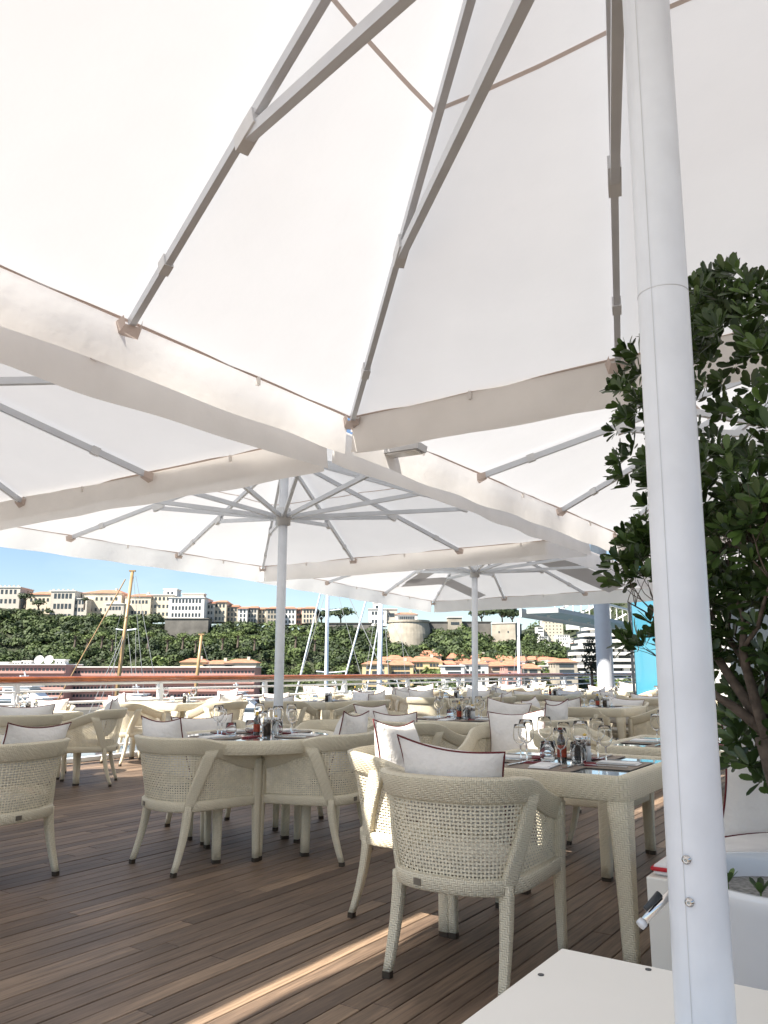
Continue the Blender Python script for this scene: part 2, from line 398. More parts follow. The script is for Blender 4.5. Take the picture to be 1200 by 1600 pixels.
for k in range(2300):
    x = random.uniform(-270, 130); y = 316 + 100 * random.random() ** .9 if k < 1500 else random.uniform(372, 412)
    z = hill_z(x, y); r = random.uniform(2.2, 5.2) if k < 1500 else random.uniform(1.2, 2.4)
    for q in range(3):
        qx, qy = project((x, y, z + r * 1.0))
        bad = any(a0 < qx < a1 and qy < b0 for a0, a1, b0 in KEEP) or (qx < 495 and qy < (950 if qx < 80 else 959))
        if not bad: break
        r *= .55
    if bad: continue
    cs.append((x, y, z + r * .4)); rs.append(r)
    ts.append(min(1, max(0, random.gauss(.29, .19) + (.25 if y < 345 and random.random() < .45 else 0))))
V, F, Rr = crowns(cs, rs, ts, 150)
fo = obj('hillside_wood', np_mesh('hillside_wood', V, F, M['forest'], Rr)); tag(fo, 'dense green wood covering the slope below the old town', 'trees', kind='stuff')
cs, rs, ts = [], [], []
for k in range(520):
    x = random.uniform(150, 1000); y = random.uniform(1100, 2100); r = random.uniform(9, 19)
    cs.append((x, y, far_z(x, y) + r * .25)); rs.append(r); ts.append(random.uniform(.05, .4))
V, F, Rr = crowns(cs, rs, ts, 60)
fo = obj('distant_woods', np_mesh('distant_woods', V, F, M['forest'], Rr)); tag(fo, 'dark woods between white villas on the farthest hillside', 'trees', kind='stuff')

# ------------------------------------------------------------------ deck of single planks
deck = obj('deck', None); struct(deck); deck.location = (*C1, 0); deck.rotation_euler = (0, 0, -TH)
b = MB(); b.box((2.0, 14, -.06), (23.6, 44, .06)); struct(b.build('deck_base', M['under'], deck))
b = MB(); b.box((2.0, 14, -.32), (24.2, 44.4, .4)); b.build('deck_edge', M['white'], deck)
PW = .098; planks = []
rr = -9.8
while rr < 13.6:
    a = -7 + random.uniform(-2, 0)
    while a < 35.8:
        ln = random.choice((1.6, 2.0, 2.4, 2.9)) * random.uniform(.9, 1.1); a1 = min(a + ln, 36)
        planks.append((rr, max(a, -8), a1)); a = a1 + .003
    rr += PW
def project(p):
    z = p[2] - EYE; dep = p[1] * CP + z * SP; up = -p[1] * SP + z * CP
    return (600 + 1230 * p[0] / dep, 800 - 1230 * up / dep) if dep > .2 else (9999, 9999)
def vis_key(q):
    best = 99
    for f in (.1, .5, .9):
        P = D(q[1] + (q[2] - q[1]) * f, q[0]); x, y = project(P)
        if -30 < x < 1130 and y < 1640: best = min(best, P.xy.length)
    return best
planks.sort(key=vis_key)
def plank_mb(mb, q, vals):
    r0, a0, a1 = q; w = PW - .006; dz = random.uniform(-.0012, .0012); e = .0022
    z1 = dz; x0, x1 = r0, r0 + w
    vs = [(x0, a0, -.026), (x1, a0, -.026), (x1, a1, -.026), (x0, a1, -.026), (x0, a0, z1 - e), (x1, a0, z1 - e), (x1, a1, z1 - e), (x0, a1, z1 - e),
          (x0 + e, a0 + e, z1), (x1 - e, a0 + e, z1), (x1 - e, a1 - e, z1), (x0 + e, a1 - e, z1)]
    fs = [(0, 1, 5, 4), (1, 2, 6, 5), (2, 3, 7, 6), (3, 0, 4, 7), (4, 5, 9, 8), (5, 6, 10, 9), (6, 7, 11, 10), (7, 4, 8, 11), (8, 9, 10, 11)]
    mb.add(vs, fs); vals += [min(1, max(0, random.gauss(.5, .24)))] * len(fs) if False else [random.betavariate(2.3, 2.3)] * len(fs)
def same_vals(vals): return vals
for q in planks[:300]:
    mb = MB(); vals = []; plank_mb(mb, q, vals); o = mb.build('plank', M['wood'], deck); rnd_attr(o.data, vals)
mb = MB(); vals = []
for q in planks[300:]: plank_mb(mb, q, vals)
o = mb.build('planking', M['wood'], deck); rnd_attr(o.data, vals); o['kind'] = 'stuff'

# ------------------------------------------------------------------ railing
RAIL_R = -9.55
rail = thing('teak_railing', 'long varnished teak handrail on white posts along the terrace edge', 'railing', D(-8, RAIL_R), -TH)
L_ = 41.0; segs = 60
def yy(i): return L_ * i / segs
b = MB(); b.tube([(0, yy(i), 1.115) for i in range(segs + 1)], .062, 14, ry=.042, up=(0, 0, 1)); b.build('handrail', M['rail'], rail, True)
b = MB(); b.tube([(0, yy(i), 1.055) for i in range(segs + 1)], .022, 8, up=(0, 0, 1)); b.build('under_rail', M['white'], rail, True)
for z in (.96, .80, .30, .18):
    b = MB(); b.tube([(.01, 0, z), (.01, L_, z)], .019, 8, up=(0, 0, 1)); b.build('rail_bar', M['white'], rail, True)
pm = MB(); pm.loft([[(x * w + dx, y * .03, z) for x, y in ((-1, -1), (1, -1), (1, 1), (-1, 1))] for z, w, dx in ((0, .05, .09), (.5, .048, .045), (1.05, .036, 0))])
pm = pm.mesh('post', M['white'])
for i in range(18): obj('post', pm, rail, (0, .9 + i * 2.35, 0))
b = MB(); b.box((0, L_ / 2, .03), (.16, L_, .05)); b.build('kerb', M['white'], rail)
#@@BUILDINGS
# ------------------------------------------------------------------ buildings on and below the rock
_win = {}
def win_mesh(w, h):
    k = (round(w, 2), round(h, 2))
    if k not in _win:
        m = MB(); m.box((0, 0, 0), (w, .16, h)); _win[k] = m.mesh('window', M['win'])
    return _win[k]
_sill = {}
def building(name, label, x0, x1, y, z0, z1, wall, dep=16, rows=0, cols=0, roof=None, roofh=0, ww=1.1, wh=1.7, skip=.0, rz=0, group=None, margin=1.4, parapet=False, cren=False, top=1.6, cat='building', wrange=None):
    w = x1 - x0; cx = (x0 + x1) / 2
    t = thing(name, label, cat, (cx, y, z0), rz, group)
    H = z1 - z0; m = MB(); m.box((0, dep / 2, H / 2), (w, dep, H)); m.build('wall', wall, t)
    m = MB(); m.box((0, dep / 2, H + .18), (w + .8, dep + .8, .36)); m.build('cornice', M['wwall'] if not roof and cat != 'wall' else wall, t)
    if cren:
        k = int(w / 2.2)
        for i in range(k):
            m = MB(); m.box((-w / 2 + (i + .5) * w / k, .2, H + .8), (1.1, .5, .9)); m.build('battlement', wall, t)
    if roof:
        r = roofh or w * .12
        m = MB(); a = w / 2 + .6; d0, d1 = -.6, dep + .6; zz = H + .38; i = min(dep * .5, w * .3)
        m.add([(-a, d0, zz), (a, d0, zz), (a, d1, zz), (-a, d1, zz), (-a + i, dep / 2, zz + r), (a - i, dep / 2, zz + r)],
              [(0, 1, 5, 4), (1, 2, 5), (2, 3, 4, 5), (3, 0, 4), (0, 3, 2, 1)]); ro = m.build('roof', roof, t)
        if w > 9:
            m = MB(); m.box((w * .2, dep * .4, zz + r * .8), (1.2, 1.2, 2.4)); m.build('chimney', M['cream2'], ro)
    if rows and cols:
        lo, hi = (wrange or (.0, H))
        for rI in range(rows):
            zc = lo + (rI + .55) * (hi - lo) / rows
            for cI in range(cols):
                if random.random() < skip: continue
                xc = -w / 2 + margin + (cI + .5) * (w - 2 * margin) / cols
                obj('window', win_mesh(ww, wh), t, (xc, -.03, zc))
        nc = max(1, int(dep / 4))                           # side windows too
        for rI in range(rows):
            zc = lo + (rI + .55) * (hi - lo) / rows
            if rI % 2: continue
            for cI in range(nc):
                o = obj('window', win_mesh(ww, wh), t, (-w / 2 - .03, (cI + .5) * dep / nc, zc)); o.rotation_euler = (0, 0, PI / 2)
    return t
def bp(name, label, px0, px1, py0, py1, Y, wall, zfloor=None, **k):
    a = far(px0, py0, Y); c = far(px1, py1, Y); z0 = c.z if zfloor is None else zfloor
    return building(name, label, a.x, c.x, Y, z0, a.z, wall, **k)
G1 = 'old town on the ridge'
bp('ridge_mansion', 'cream mansion cut by the left picture edge on the ridge', -45, 28, 918, 962, 418, M['cream2'], rows=3, cols=10, ww=1.2, wh=2.2, cren=True, group=G1)
bp('ridge_house', 'low cream wing with red roof left of the battlemented palace', 42, 80, 930, 962, 420, M['cream'], rows=2, cols=5, roof=M['tile'], roofh=2.2, group=G1)
bp('battlemented_palace', 'grey battlemented palace block with arched upper windows on the ridge', 80, 114, 924, 972, 416, M['cream2'], rows=3, cols=5, ww=1.3, wh=2.6, cren=True, group=G1)
bp('palace_wing', 'lower grey wing right of the battlemented palace', 113, 134, 936, 970, 417, M['cream2'], rows=3, cols=3, ww=1.1, wh=1.9, group=G1)
bp('monastery', 'sunlit cream building with long red hipped roof on the ridge', 128, 188, 928, 962, 424, M['cream'], rows=2, cols=7, roof=M['tile'], roofh=3, skip=.3, group=G1, dep=26)
bp('terrace_house', 'small grey house right of the wooden mast top', 166, 192, 944, 972, 412, M['cream2'], rows=2, cols=4, group=G1)
bp('red_roof_hall', 'hall with pale red roof just right of the wooden mast', 196, 234, 933, 966, 422, M['cream'], rows=2, cols=6, roof=M['tile'], roofh=2.4, group=G1, dep=22)
bp('museum_block', 'long cream block behind the tall white block on the ridge', 230, 268, 930, 966, 424, M['cream'], rows=3, cols=5, group=G1, dep=24)
bp('roof_pavilion', 'small cream tower rising above the long cream block', 256, 274, 921, 966, 432, M['wwall'], rows=1, cols=2, wrange=(12, 15), group=G1, dep=9)
bp('white_block', 'tall white block with dark window rows above the retaining wall', 264, 318, 934, 967, 408, M['wwall'], rows=3, cols=9, ww=1.0, wh=1.9, group=G1, dep=20)
bp('roof_turret', 'row of rooftop huts on the tall white block', 285, 318, 928, 934.5, 414, M['cream2'], rows=0, group=G1, dep=6)
t = bp('retaining_wall', 'tall grey stone retaining wall under the white block', 258, 324, 967, 1006, 405, M['stoned'], cat='wall', dep=8)
hs = [(318, 334, 941, 972), (334, 353, 939, 972), (353, 372, 946, 972), (372, 386, 949, 972), (386, 402, 948, 974), (402, 416, 950, 974), (416, 438, 949, 976), (438, 462, 949, 976), (462, 472, 950, 976), (472, 494, 949, 974)]
names = ['pale narrow house right of the white block', 'tall pale house with small red roof', 'brown house with orange roof', 'low house with pink gable', 'grey house with orange roof', 'narrow cream house left of the second parasol pole', 'house half hidden by the second parasol pole', 'long grey house with orange roof right of the pole', 'pink house sliver on the ridge', 'last ridge house with red roof before the pines']
for i, (h, nm) in enumerate(zip(hs, names)):
    bp('ridge_town_house', nm, h[0], h[1], h[2] + 3, h[3], 416 + (i % 3) * 3, M[('cream2', 'cream', 'stone', 'wwall')[i % 4] if i != 8 else 'pink'], rows=3, cols=max(2, int((h[1] - h[0]) / 5)), roof=M['tile'], roofh=1.6, ww=.9, wh=1.6, group='houses along the ridge', margin=.6)
bp('cathedral', 'white domed building partly behind the thick white mast', 576, 604, 952, 978, 425, M['wwall'], rows=2, cols=4, group=G1, dep=14)
bp('cathedral_tower', 'square white tower beside the thick white mast', 583, 596, 942, 978, 432, M['wwall'], rows=1, cols=2, wrange=(8, 12), group=G1, dep=6)
bp('flat_villa', 'grey glazed villa right of the thick white mast', 602, 620, 952, 972, 426, M['cream2'], rows=1, cols=3, group=G1, ww=1.4, wh=2)
bp('colonnade_house', 'red roofed colonnade on top of the round bastion', 618, 652, 961, 972, 424, M['wwall'], rows=1, cols=9, ww=.8, wh=1.8, roof=M['tile'], roofh=1.6, group=G1)
bp('ridge_terrace_wall', 'low stone terrace wall below the ridge pines', 478, 580, 974, 990, 414, M['stoned'], cat='wall', dep=6)
# round bastion and fort walls
ba = far(640, 1012, 404); tp = far(640, 968, 404)
bs = tag(MB().lathe([(12.5, ba.z - 4), (11.5, (ba.z + tp.z) / 2), (10.4, tp.z - 1.2), (10.9, tp.z - 1.1), (10.9, tp.z), (9.8, tp.z), (9.8, tp.z - 1)], 40, (ba.x, 414, 0)).build('round_bastion', M['stone'], smooth=False), 'round tapering stone bastion at the corner of the fort', 'bastion')
bp('fort_wall', 'long grey fort wall right of the round bastion', 648, 768, 972, 1000, 416, M['stoned'], cat='wall', dep=8)
bp('fort_gatehouse', 'pale gatehouse with dark openings on the long fort wall', 700, 722, 965, 985, 414, M['stone'], rows=1, cols=5, ww=.8, wh=1.4, dep=8)
bp('fort_bastion', 'square sunlit stone bastion left of the slim mast', 768, 806, 974, 1004, 408, M['stone'], rows=1, cols=2, ww=.7, wh=.9, dep=18, rz=-.35)
# pink blocks along the quay
pk = thing('pink_apartment_block', 'pink apartment block with white roof terrace and dishes at the left edge', 'building', (0, 0, 0))
def pink_block(t, px0, px1, py0, Y, cols, rows, slab=True):
    a = far(px0, py0, Y); c = far(px1, py0, Y); w = c.x - a.x; H = a.z - (WATER_Z + 1.2)
    t.location = ((a.x + c.x) / 2, Y, WATER_Z + 1.2)
    m = MB(); m.box((0, 8, H / 2), (w, 16, H)); m.build('wall', M['pink'], t)
    m = MB(); m.box((0, 7.6, H + .2), (w + .8, 17, .4)); m.build('cornice', M['wwall'], t)
    for r in range(rows):
        z = H - 1.9 - r * 2.9
        for k in range(cols):
            o = obj('window', win_mesh(w / cols * .62, 1.35), t, (-w / 2 + (k + .5) * w / cols, -.02, z))
        m = MB(); m.box((0, -.5, z - 1.05), (w, 1.0, .16)); bl = m.build('balcony', M['pink'], t)
        m = MB(); m.box((0, -.96, z - .62), (w, .06, .7)); m.build('parapet', M['pink'], bl)
    return w, H
w, H = pink_block(pk, -60, 103, 1039, 296, 26, 5)
for k, x in enumerate((62, 77)):
    p = far(x, 1032, 302); d = thing('satellite_dish', ('left' if k == 0 else 'right') + ' one of two white satellite dishes on the pink block', 'satellite dish', (p.x, 302, p.z), 0, 'roof dishes')
    m = MB(); Rm = Matrix.Rotation(-1.15 if True else 0, 4, 'X')
    prof = [(r_, .28 * r_ * r_) for r_ in (0.02, .5, 1, 1.5, 1.75)]
    m.lathe(prof, 20, caps=False); mm = m.mesh('reflector', M['wwall'], True); mm.transform(Matrix.Rotation(1.2, 4, 'X')); obj('reflector', mm, d)
    m = MB(); m.tube([(0, .4, 0), (0, .5, -2.6)], .14, 6); m.build('stand', M['alu'], d)
for k, (x0, x1, h) in enumerate(((0, 12, 3), (22, 32, 4), (36, 48, 4.5), (86, 100, 6))):
    bp('rooftop_hut', ('leftmost low', 'second small', 'third small', 'yellowish roofed')[k] + ' white rooftop hut on the pink block', x0, x1, 1040 - h * 1.4, 1041, 300, M['wwall'], dep=4, cat='hut', rows=1, cols=2, ww=.6, wh=.5, margin=.3)
pk2 = thing('long_pink_block', 'long low pink waterfront block with rows of dark windows', 'building'); pink_block(pk2, 105, 398, 1043, 304, 54, 5)
for k, (x0, x1, y0) in enumerate(((282, 322, 1034), (318, 362, 1037), (352, 400, 1035))):
    bp('garden_pavilion', ('ochre', 'long low', 'right hand')[k] + ' orange roofed pavilion behind the long pink block', x0, x1, y0 + 2, 1052, 326, M['ochre' if k == 0 else 'cream'], rows=1, cols=6, roof=M['tile'], roofh=1.6, ww=.8, wh=1, dep=10)
# town by the harbour, right
town = [(566, 606, 1035, 'ochre', 3, 6, 'yellow building with orange roof behind the thick white mast'),
        (606, 646, 1036, 'ochre', 3, 6, 'yellow building with balconies right of the thick white mast'),
        (640, 692, 1030, 'ochre', 3, 8, 'largest yellow building with red roof below the bastion'),
        (690, 726, 1034, 'wwall', 3, 6, 'white building with strip windows left of the third pole'),
        (722, 764, 1036, 'wwall', 2, 5, 'white house with red roof behind the third parasol pole'),
        (764, 790, 1037, 'cream', 2, 4, 'cream house among the red roofs'),
        (788, 816, 1036, 'pink', 2, 4, 'reddish house left of the slim mast foot'),
        (814, 846, 1038, 'cream', 2, 5, 'cream house right of the slim mast foot'),
        (846, 872, 1036, 'wwall', 2, 3, 'white house with thin red stripe by the terraced flats'),
        (868, 904, 1031, 'stone', 3, 5, 'grey house with bright orange roof by the terraced flats')]
for i, (x0, x1, y0, wm, r_, c_, nm) in enumerate(town):
    Y = 318 + (i % 3) * 7
    bp('harbour_house', nm, x0, x1, y0 + random.uniform(2, 8), 1080, Y, M[wm], rows=5, cols=c_, roof=M['tile'] if i not in (3, 8) else None, roofh=random.uniform(1.2, 2.4), ww=1.1, wh=1.3, dep=15, group='houses by the harbour', skip=.12)
for i, (x0, x1, y0) in enumerate(((700, 730, 1028), (735, 768, 1029), (772, 800, 1031), (806, 838, 1030), (655, 690, 1024), (838, 862, 1031))):
    nm = ('left of the third pole', 'right of the third pole', 'among the red roofs', 'near the slim mast', 'above the yellow building', 'left of the terraced flats')[i]
    bp('back_row_house', 'red roofed back row house ' + nm, x0, x1, y0 + 2, 1060, 352 + 4 * (i % 2), M[('wwall', 'cream', 'pink')[i % 3]], rows=3, cols=5, roof=M['tile'], roofh=2.4, dep=12, group='back row houses')
word = ('first', 'second', 'third', 'fourth', 'fifth', 'sixth', 'seventh', 'eighth', 'ninth', 'tenth', 'eleventh', 'twelfth', 'thirteenth', 'fourteenth', 'fifteenth', 'sixteenth')
hx = 575
for i in range(16):
    wd = random.uniform(15, 24); y0 = random.uniform(1031, 1040); Yh = random.uniform(334, 346)
    bp('rooftop_house', word[i] + ' from the left of the small jumbled houses behind the harbour front', hx, hx + wd, y0, 1065, Yh, M[random.choice(('wwall', 'cream', 'ochre', 'pink', 'cream2', 'wwall'))], rows=3, cols=random.randint(3, 4), roof=M['tile'], roofh=random.uniform(.9, 2.4), ww=random.uniform(.7, 1.2), wh=random.uniform(1, 1.6), dep=random.uniform(8, 13), rz=random.uniform(-.4, .4), group='jumbled harbour houses'); hx += wd * random.uniform(.8, 1.1)
# white terraced flats at the right: every storey a part
tf = thing('terraced_flats', 'white terraced apartment block with dark balcony bands behind the column', 'building')
a = far(900, 1050, 350); c = far(1030, 1050, 350); w = c.x - a.x; tf.location = ((a.x + c.x) / 2, 350, WATER_Z + 1)
top = far(900, 975, 350).z - WATER_Z - 1; nf = 13; fh = top / nf
for i in range(nf):
    inset = max(0, i - 8) * 1.6
    m = MB(); m.box((inset / 2, 9, (i + .5) * fh), (w - inset, 14, fh)); st = m.build('storey', M['win'], tf)
    m = MB(); m.box((inset / 2, 5, i * fh + .75), (w - inset + 1, 13, 1.35)); m.build('balcony_parapet', M['wwall'], st)
    for k in range(9):
        if random.random() < .4:
            m = MB(); m.box((-w / 2 + (k + .5) * w / 9 + inset / 2, .9, (i + .75) * fh), (w / 9 * random.uniform(.3, .9), 2, fh * .55)); m.build('wall_panel', M['wwall'], st)
# villas on the far hillside
spots = [(858, 985, 36, 1), (842, 1000, 16, 0), (872, 998, 22, 0), (890, 975, 24, 0), (905, 964, 22, 0), (925, 968, 30, 0), (880, 962, 20, 0), (846, 970, 14, 0), (866, 1010, 30, 0), (893, 1002, 24, 0), (838, 986, 12, 0), (915, 985, 34, 0), (884, 1018, 26, 0), (900, 1012, 30, 0)]
vn = ['largest cream villa block on the far hillside', 'low villa left of the cream block', 'white villa right of the cream block', 'pale villa midway up the far hill', 'villa near the canopy slab', 'wide white villa under the canopy slab', 'highest villa on the far hill', 'small villa at the left of the far hill', 'white villa with red awning low on the far hill', 'villa beside the terraced flats', 'leftmost villa on the far hill', 'white row above the terraced flats', 'low white house behind the orange roof', 'flat white house touching the terraced flats']
for (px, py, w, big), nm in zip(spots, vn):
    Y = 1250 + (1010 - py) * 11; p = far(px, py, Y); hh = 30 if big else random.uniform(7, 11)
    building('hillside_villa', nm, p.x - w / 2, p.x + w / 2, Y - 40, p.z - hh / 2 - 8, p.z + hh / 2, M['wwall' if not big else 'cream'], dep=22, rows=2 if not big else 5, cols=5, ww=2, wh=2.2, wrange=(8, hh + 8), roof=M['tile'] if (px % 3 == 0) else None, roofh=2.5, group='villas on the far hillside')
#@@TREES
# ------------------------------------------------------------------ single trees: ridge pines and pale street trees
def far_tree(name, label, p, r, th, tint, flat=.7, group=None, per=420):
    t = thing(name, label, 'tree', p, 0, group)
    m = MB(); m.tube([(0, 0, -1), (.2, 0, th * .5), (0, 0, th)], [.55, .4, .3], 7)
    for k in range(4):
        a = k * 1.6 + .4; m.tube([(0, 0, th * .7), (math.cos(a) * r * .3, math.sin(a) * r * .3, th + r * .1), (math.cos(a) * r * .6, math.sin(a) * r * .6, th + r * .25)], [.25, .16, .08], 5)
    m.build('trunk', M['bark'], t)
    V, F, Rr = crowns([(0, 0, th + r * .15), (r * .35, 0, th + r * .25), (-r * .4, .5, th + r * .2)], [r * .8, r * .7, r * .65], [tint] * 3, per // 3, flat)
    obj('crown', np_mesh('crown', V, F, M['forest'], Rr), t); return t
pines = [(502, 964, 6.0, 'dark umbrella pine left of the slim white mast'), (532, 962, 7.5, 'broad umbrella pine right of the slim white mast'), (478, 966, 5, 'leafy tree beside the last ridge house'),
         (752, 962, 7, 'dark pine above the fort wall by the third pole'), (784, 960, 8.5, 'broad dark tree above the square stone bastion'), (800, 964, 6, 'dark tree at the right end of the fort')]
for px, py, r, nm in pines:
    p = far(px, py, 424); far_tree('umbrella_pine', nm, (p.x, 424, p.z - 6), r, 6, .12, .5, 'trees on the ridge')
for k, (px, py, r, nm) in enumerate([(40, 935, 4.5, 'dark tree between the mansion and the low wing'), (60, 945, 4, 'dark tree below the low red-roofed wing'), (132, 938, 2.2, 'slim palm at the corner of the palace wing')]):
    p = far(px, py, 412); far_tree('ridge_tree', nm, (p.x, 412, p.z - 4), r, 4, .1, .8, 'trees on the ridge', 300)
for k, px in enumerate((118, 137, 160, 176, 232, 262, 286, 306, 348, 372, 398, 462, 492)):
    p = far(px, 990 + (k * 5) % 9, 352); nm = ('leftmost', 'second', 'third', 'fourth', 'fifth', 'sixth', 'seventh', 'eighth', 'ninth', 'tenth', 'eleventh', 'twelfth', 'rightmost')[k]
    far_tree('street_tree', nm + ' from the left of the pale green trees along the lower slope', (p.x, 352, p.z - 5), random.uniform(2.8, 3.8), 4, random.uniform(.75, .95), .85, 'pale trees on the lower slope', 210)
#@@BOATS
# ------------------------------------------------------------------ sailing boats in the harbour
def sail_boat(label, px0, py0, px1, py1, Y, r, spar, spreaders=(), stays=(), hull='hull', dz=0):
    b0 = far(px0, py0, Y); b1 = far(px1, py1, Y); dirv = (b1 - b0).normalized()
    base = b0 + dirv * ((WATER_Z + 1.5 - b0.z) / dirv.z)
    t = thing('sailing_boat', label, 'sailing boat', (base.x, Y, WATER_Z), 0, 'boats with masts behind the railing')
    o = Vector((base.x, Y, WATER_Z)); Lh = 9 + Y * .06
    m = MB(); rings = []
    for i in range(13):
        s = -1 + 2 * i / 12; bw = max(.05, 1.9 * (1 - abs(s) ** 2.6)); dk = 1.6 + .5 * s * s
        rings.append([(s * Lh, -bw, dk), (s * Lh, -bw * .75, .2), (s * Lh, 0, -.6), (s * Lh, bw * .75, .2), (s * Lh, bw, dk)])
    m.loft(rings, caps=False, closed=False); m.add([(r0[0]) for r0 in rings] + [r0[4] for r0 in rings], [(i, i + 1, 14 + i, 13 + i) for i in range(12)]); m.build('hull', M[hull], t)
    m = MB(); m.box((0, 0, 2.0), (Lh * .7, 1.9, .8)); m.build('cabin', M['wwall'], t)
    m = MB(); m.tube([base - o, b0 - o, b1 - o], [r, r, r * .78], 12); m.build('mast', spar, t, True)
    m = MB(); m.box(b1 - o + Vector((0, 0, r * .3)), (r * 3.2, r * 1.6, r * .7)); m.build('mast_head', spar, t)
    for (sx0, sx1, sy) in spreaders:
        p = far(sx0, sy, Y); q = far(sx1, sy, Y); mm = far((sx0 + sx1) / 2, sy + 2, Y)
        m = MB(); m.tube([p - o, mm - o, q - o], r * .35, 6); m.build('spreader', M['mastwh'], t)
    for (x0, y0, x1, y1, rr, mt) in stays:
        p = far(x0, y0, Y); q = far(x1, y1, Y - .6); q = p + (q - p) * 1.0
        dd = q - p; k = max(1, (WATER_Z + 1.8 - p.z) / dd.z) if dd.z < 0 else 1
        m = MB(); m.tube([p - o, p + dd * k - o], rr, 6); m.build('stay' if mt == 'rope' else 'furled_sail', M[mt], t)
    m = MB(); bz = 3.2; m.tube([(0, 0, bz), (Lh * .75, 0, bz + .2)], r * .6, 8); m.build('boom', spar, t, True)
    return t
sail_boat('old yacht with a thick leaning wooden mast left of centre', 186, 1055, 207, 893, 62, .155, M['mastw'], [(181, 213, 983)],
          [(196, 905, 112, 1055, .05, 'mastw'), (208, 897, 222, 1050, .02, 'rope'), (212, 900, 240, 1050, .02, 'rope'), (198, 980, 165, 1055, .025, 'rope'), (198, 985, 172, 1055, .025, 'rope'), (182, 984, 196, 935, .015, 'rope'), (212, 984, 212, 1050, .015, 'rope'), (200, 990, 206, 1050, .02, 'rope'), (182, 985, 178, 1050, .015, 'rope')], 'navy')
sail_boat('boat with a short cut-off wooden mast', 308, 1056, 315, 992, 66, .15, M['mastw'], (), [(314, 996, 330, 1050, .012, 'rope')], 'navy')
sail_boat('yacht with slim white mast and crossing spreaders', 510, 1052, 513, 880, 70, .17, M['mastwh'], [(502, 532, 952), (494, 540, 1049)],
          [(506, 905, 470, 1053, .075, 'mastwh'), (516, 900, 500, 955, .02, 'rope'), (520, 900, 537, 960, .02, 'rope'), (530, 900, 560, 965, .03, 'rope')])
sail_boat('big yacht with thick white mast right of centre', 593, 1052, 596, 900, 75, .25, M['mastwh'], (), [(574, 930, 541, 1052, .09, 'mastwh'), (592, 970, 578, 1050, .06, 'mastwh'), (601, 960, 607, 1050, .03, 'rope'), (624, 960, 630, 1020, .02, 'rope'), (586, 960, 572, 1050, .02, 'rope'), (602, 950, 650, 1050, .015, 'rope')])
sail_boat('yacht with a thin white mast in front of the fort', 811, 1052, 810, 968, 110, .2, M['mastwh'], (), [(811, 972, 803, 1050, .03, 'rope'), (811, 990, 818, 1050, .03, 'rope')])
def motor_yacht(label, px, Y, Ln, rz):
    p = far(px, 1080, Y); t = thing('motor_yacht', label, 'yacht', (p.x, Y, WATER_Z), rz, 'white yachts moored in the harbour')
    m = MB(); rings = []
    for i in range(13):
        s = -1 + 2 * i / 12; bw = Ln * .11 * (1 if s < .1 else max(.03, 1 - ((s - .1) / .9) ** 2)); dk = Ln * .1 + Ln * .04 * max(0, s)
        rings.append([(s * Ln / 2, -bw, dk), (s * Ln / 2, -bw * .8, 0), (s * Ln / 2, 0, -.8), (s * Ln / 2, bw * .8, 0), (s * Ln / 2, bw, dk)])
    m.loft(rings, caps=False, closed=False); m.add([r[0] for r in rings] + [r[4] for r in rings], [(i, i + 1, 14 + i, 13 + i) for i in range(12)])
    m.add(rings[0], [(0, 1, 2, 3, 4)]); m.build('hull', M['hull'], t)
    z = Ln * .11
    for k, (x0, x1, w) in enumerate(((-.42, .22, .19), (-.36, .1, .17), (-.25, 0, .13))):
        h = Ln * .075
        m = MB(); e = h * .6
        m.add([(x0 * Ln, -w * Ln / 2, z), (x1 * Ln + e, -w * Ln / 2, z), (x1 * Ln + e, w * Ln / 2, z), (x0 * Ln, w * Ln / 2, z), (x0 * Ln, -w * Ln / 2, z + h), (x1 * Ln - e, -w * Ln / 2 * .95, z + h), (x1 * Ln - e, w * Ln / 2 * .95, z + h), (x0 * Ln, w * Ln / 2, z + h)],
              [(0, 1, 5, 4), (1, 2, 6, 5), (2, 3, 7, 6), (3, 0, 4, 7), (4, 5, 6, 7)]); dk = m.build('cabin', M['hull'], t)
        m = MB(); m.box(((x0 + x1) / 2 * Ln, 0, z + h * .55), ((x1 - x0) * Ln * .86, w * Ln + .12, h * .42)); m.build('window', M['win'], dk)
        m = MB(); m.box(((x0 + x1) / 2 * Ln - Ln * .02, 0, z + h + .1), ((x1 - x0) * Ln * 1.12, w * Ln * 1.1, .22)); m.build('deck_roof', M['hull'], t); z += h + .2
    m = MB(); m.tube([(-.1 * Ln, 0, z), (-.13 * Ln, 0, z + Ln * .1)], .18, 6); m.box((-.13 * Ln, 0, z + Ln * .07), (.4, 3, .3)); m.build('radar_mast', M['hull'], t)
yn = ['leftmost white motor yacht seen through the railing', 'white motor yacht below the wooden mast', 'white motor yacht left of the second pole', 'white motor yacht between the two tall white masts', 'white motor yacht right of the thick mast', 'white motor yacht left of the third pole', 'white motor yacht right of the third pole', 'white motor yacht below the slim far mast', 'rightmost white motor yacht before the column']
for i, nm in enumerate(yn):
    motor_yacht(nm, (60, 230, 385, 545, 640, 700, 770, 835, 890)[i], 205 + (i * 23) % 60, random.uniform(26, 36), random.choice((0.15, PI - .2, -.25, PI / 2 - .7)))
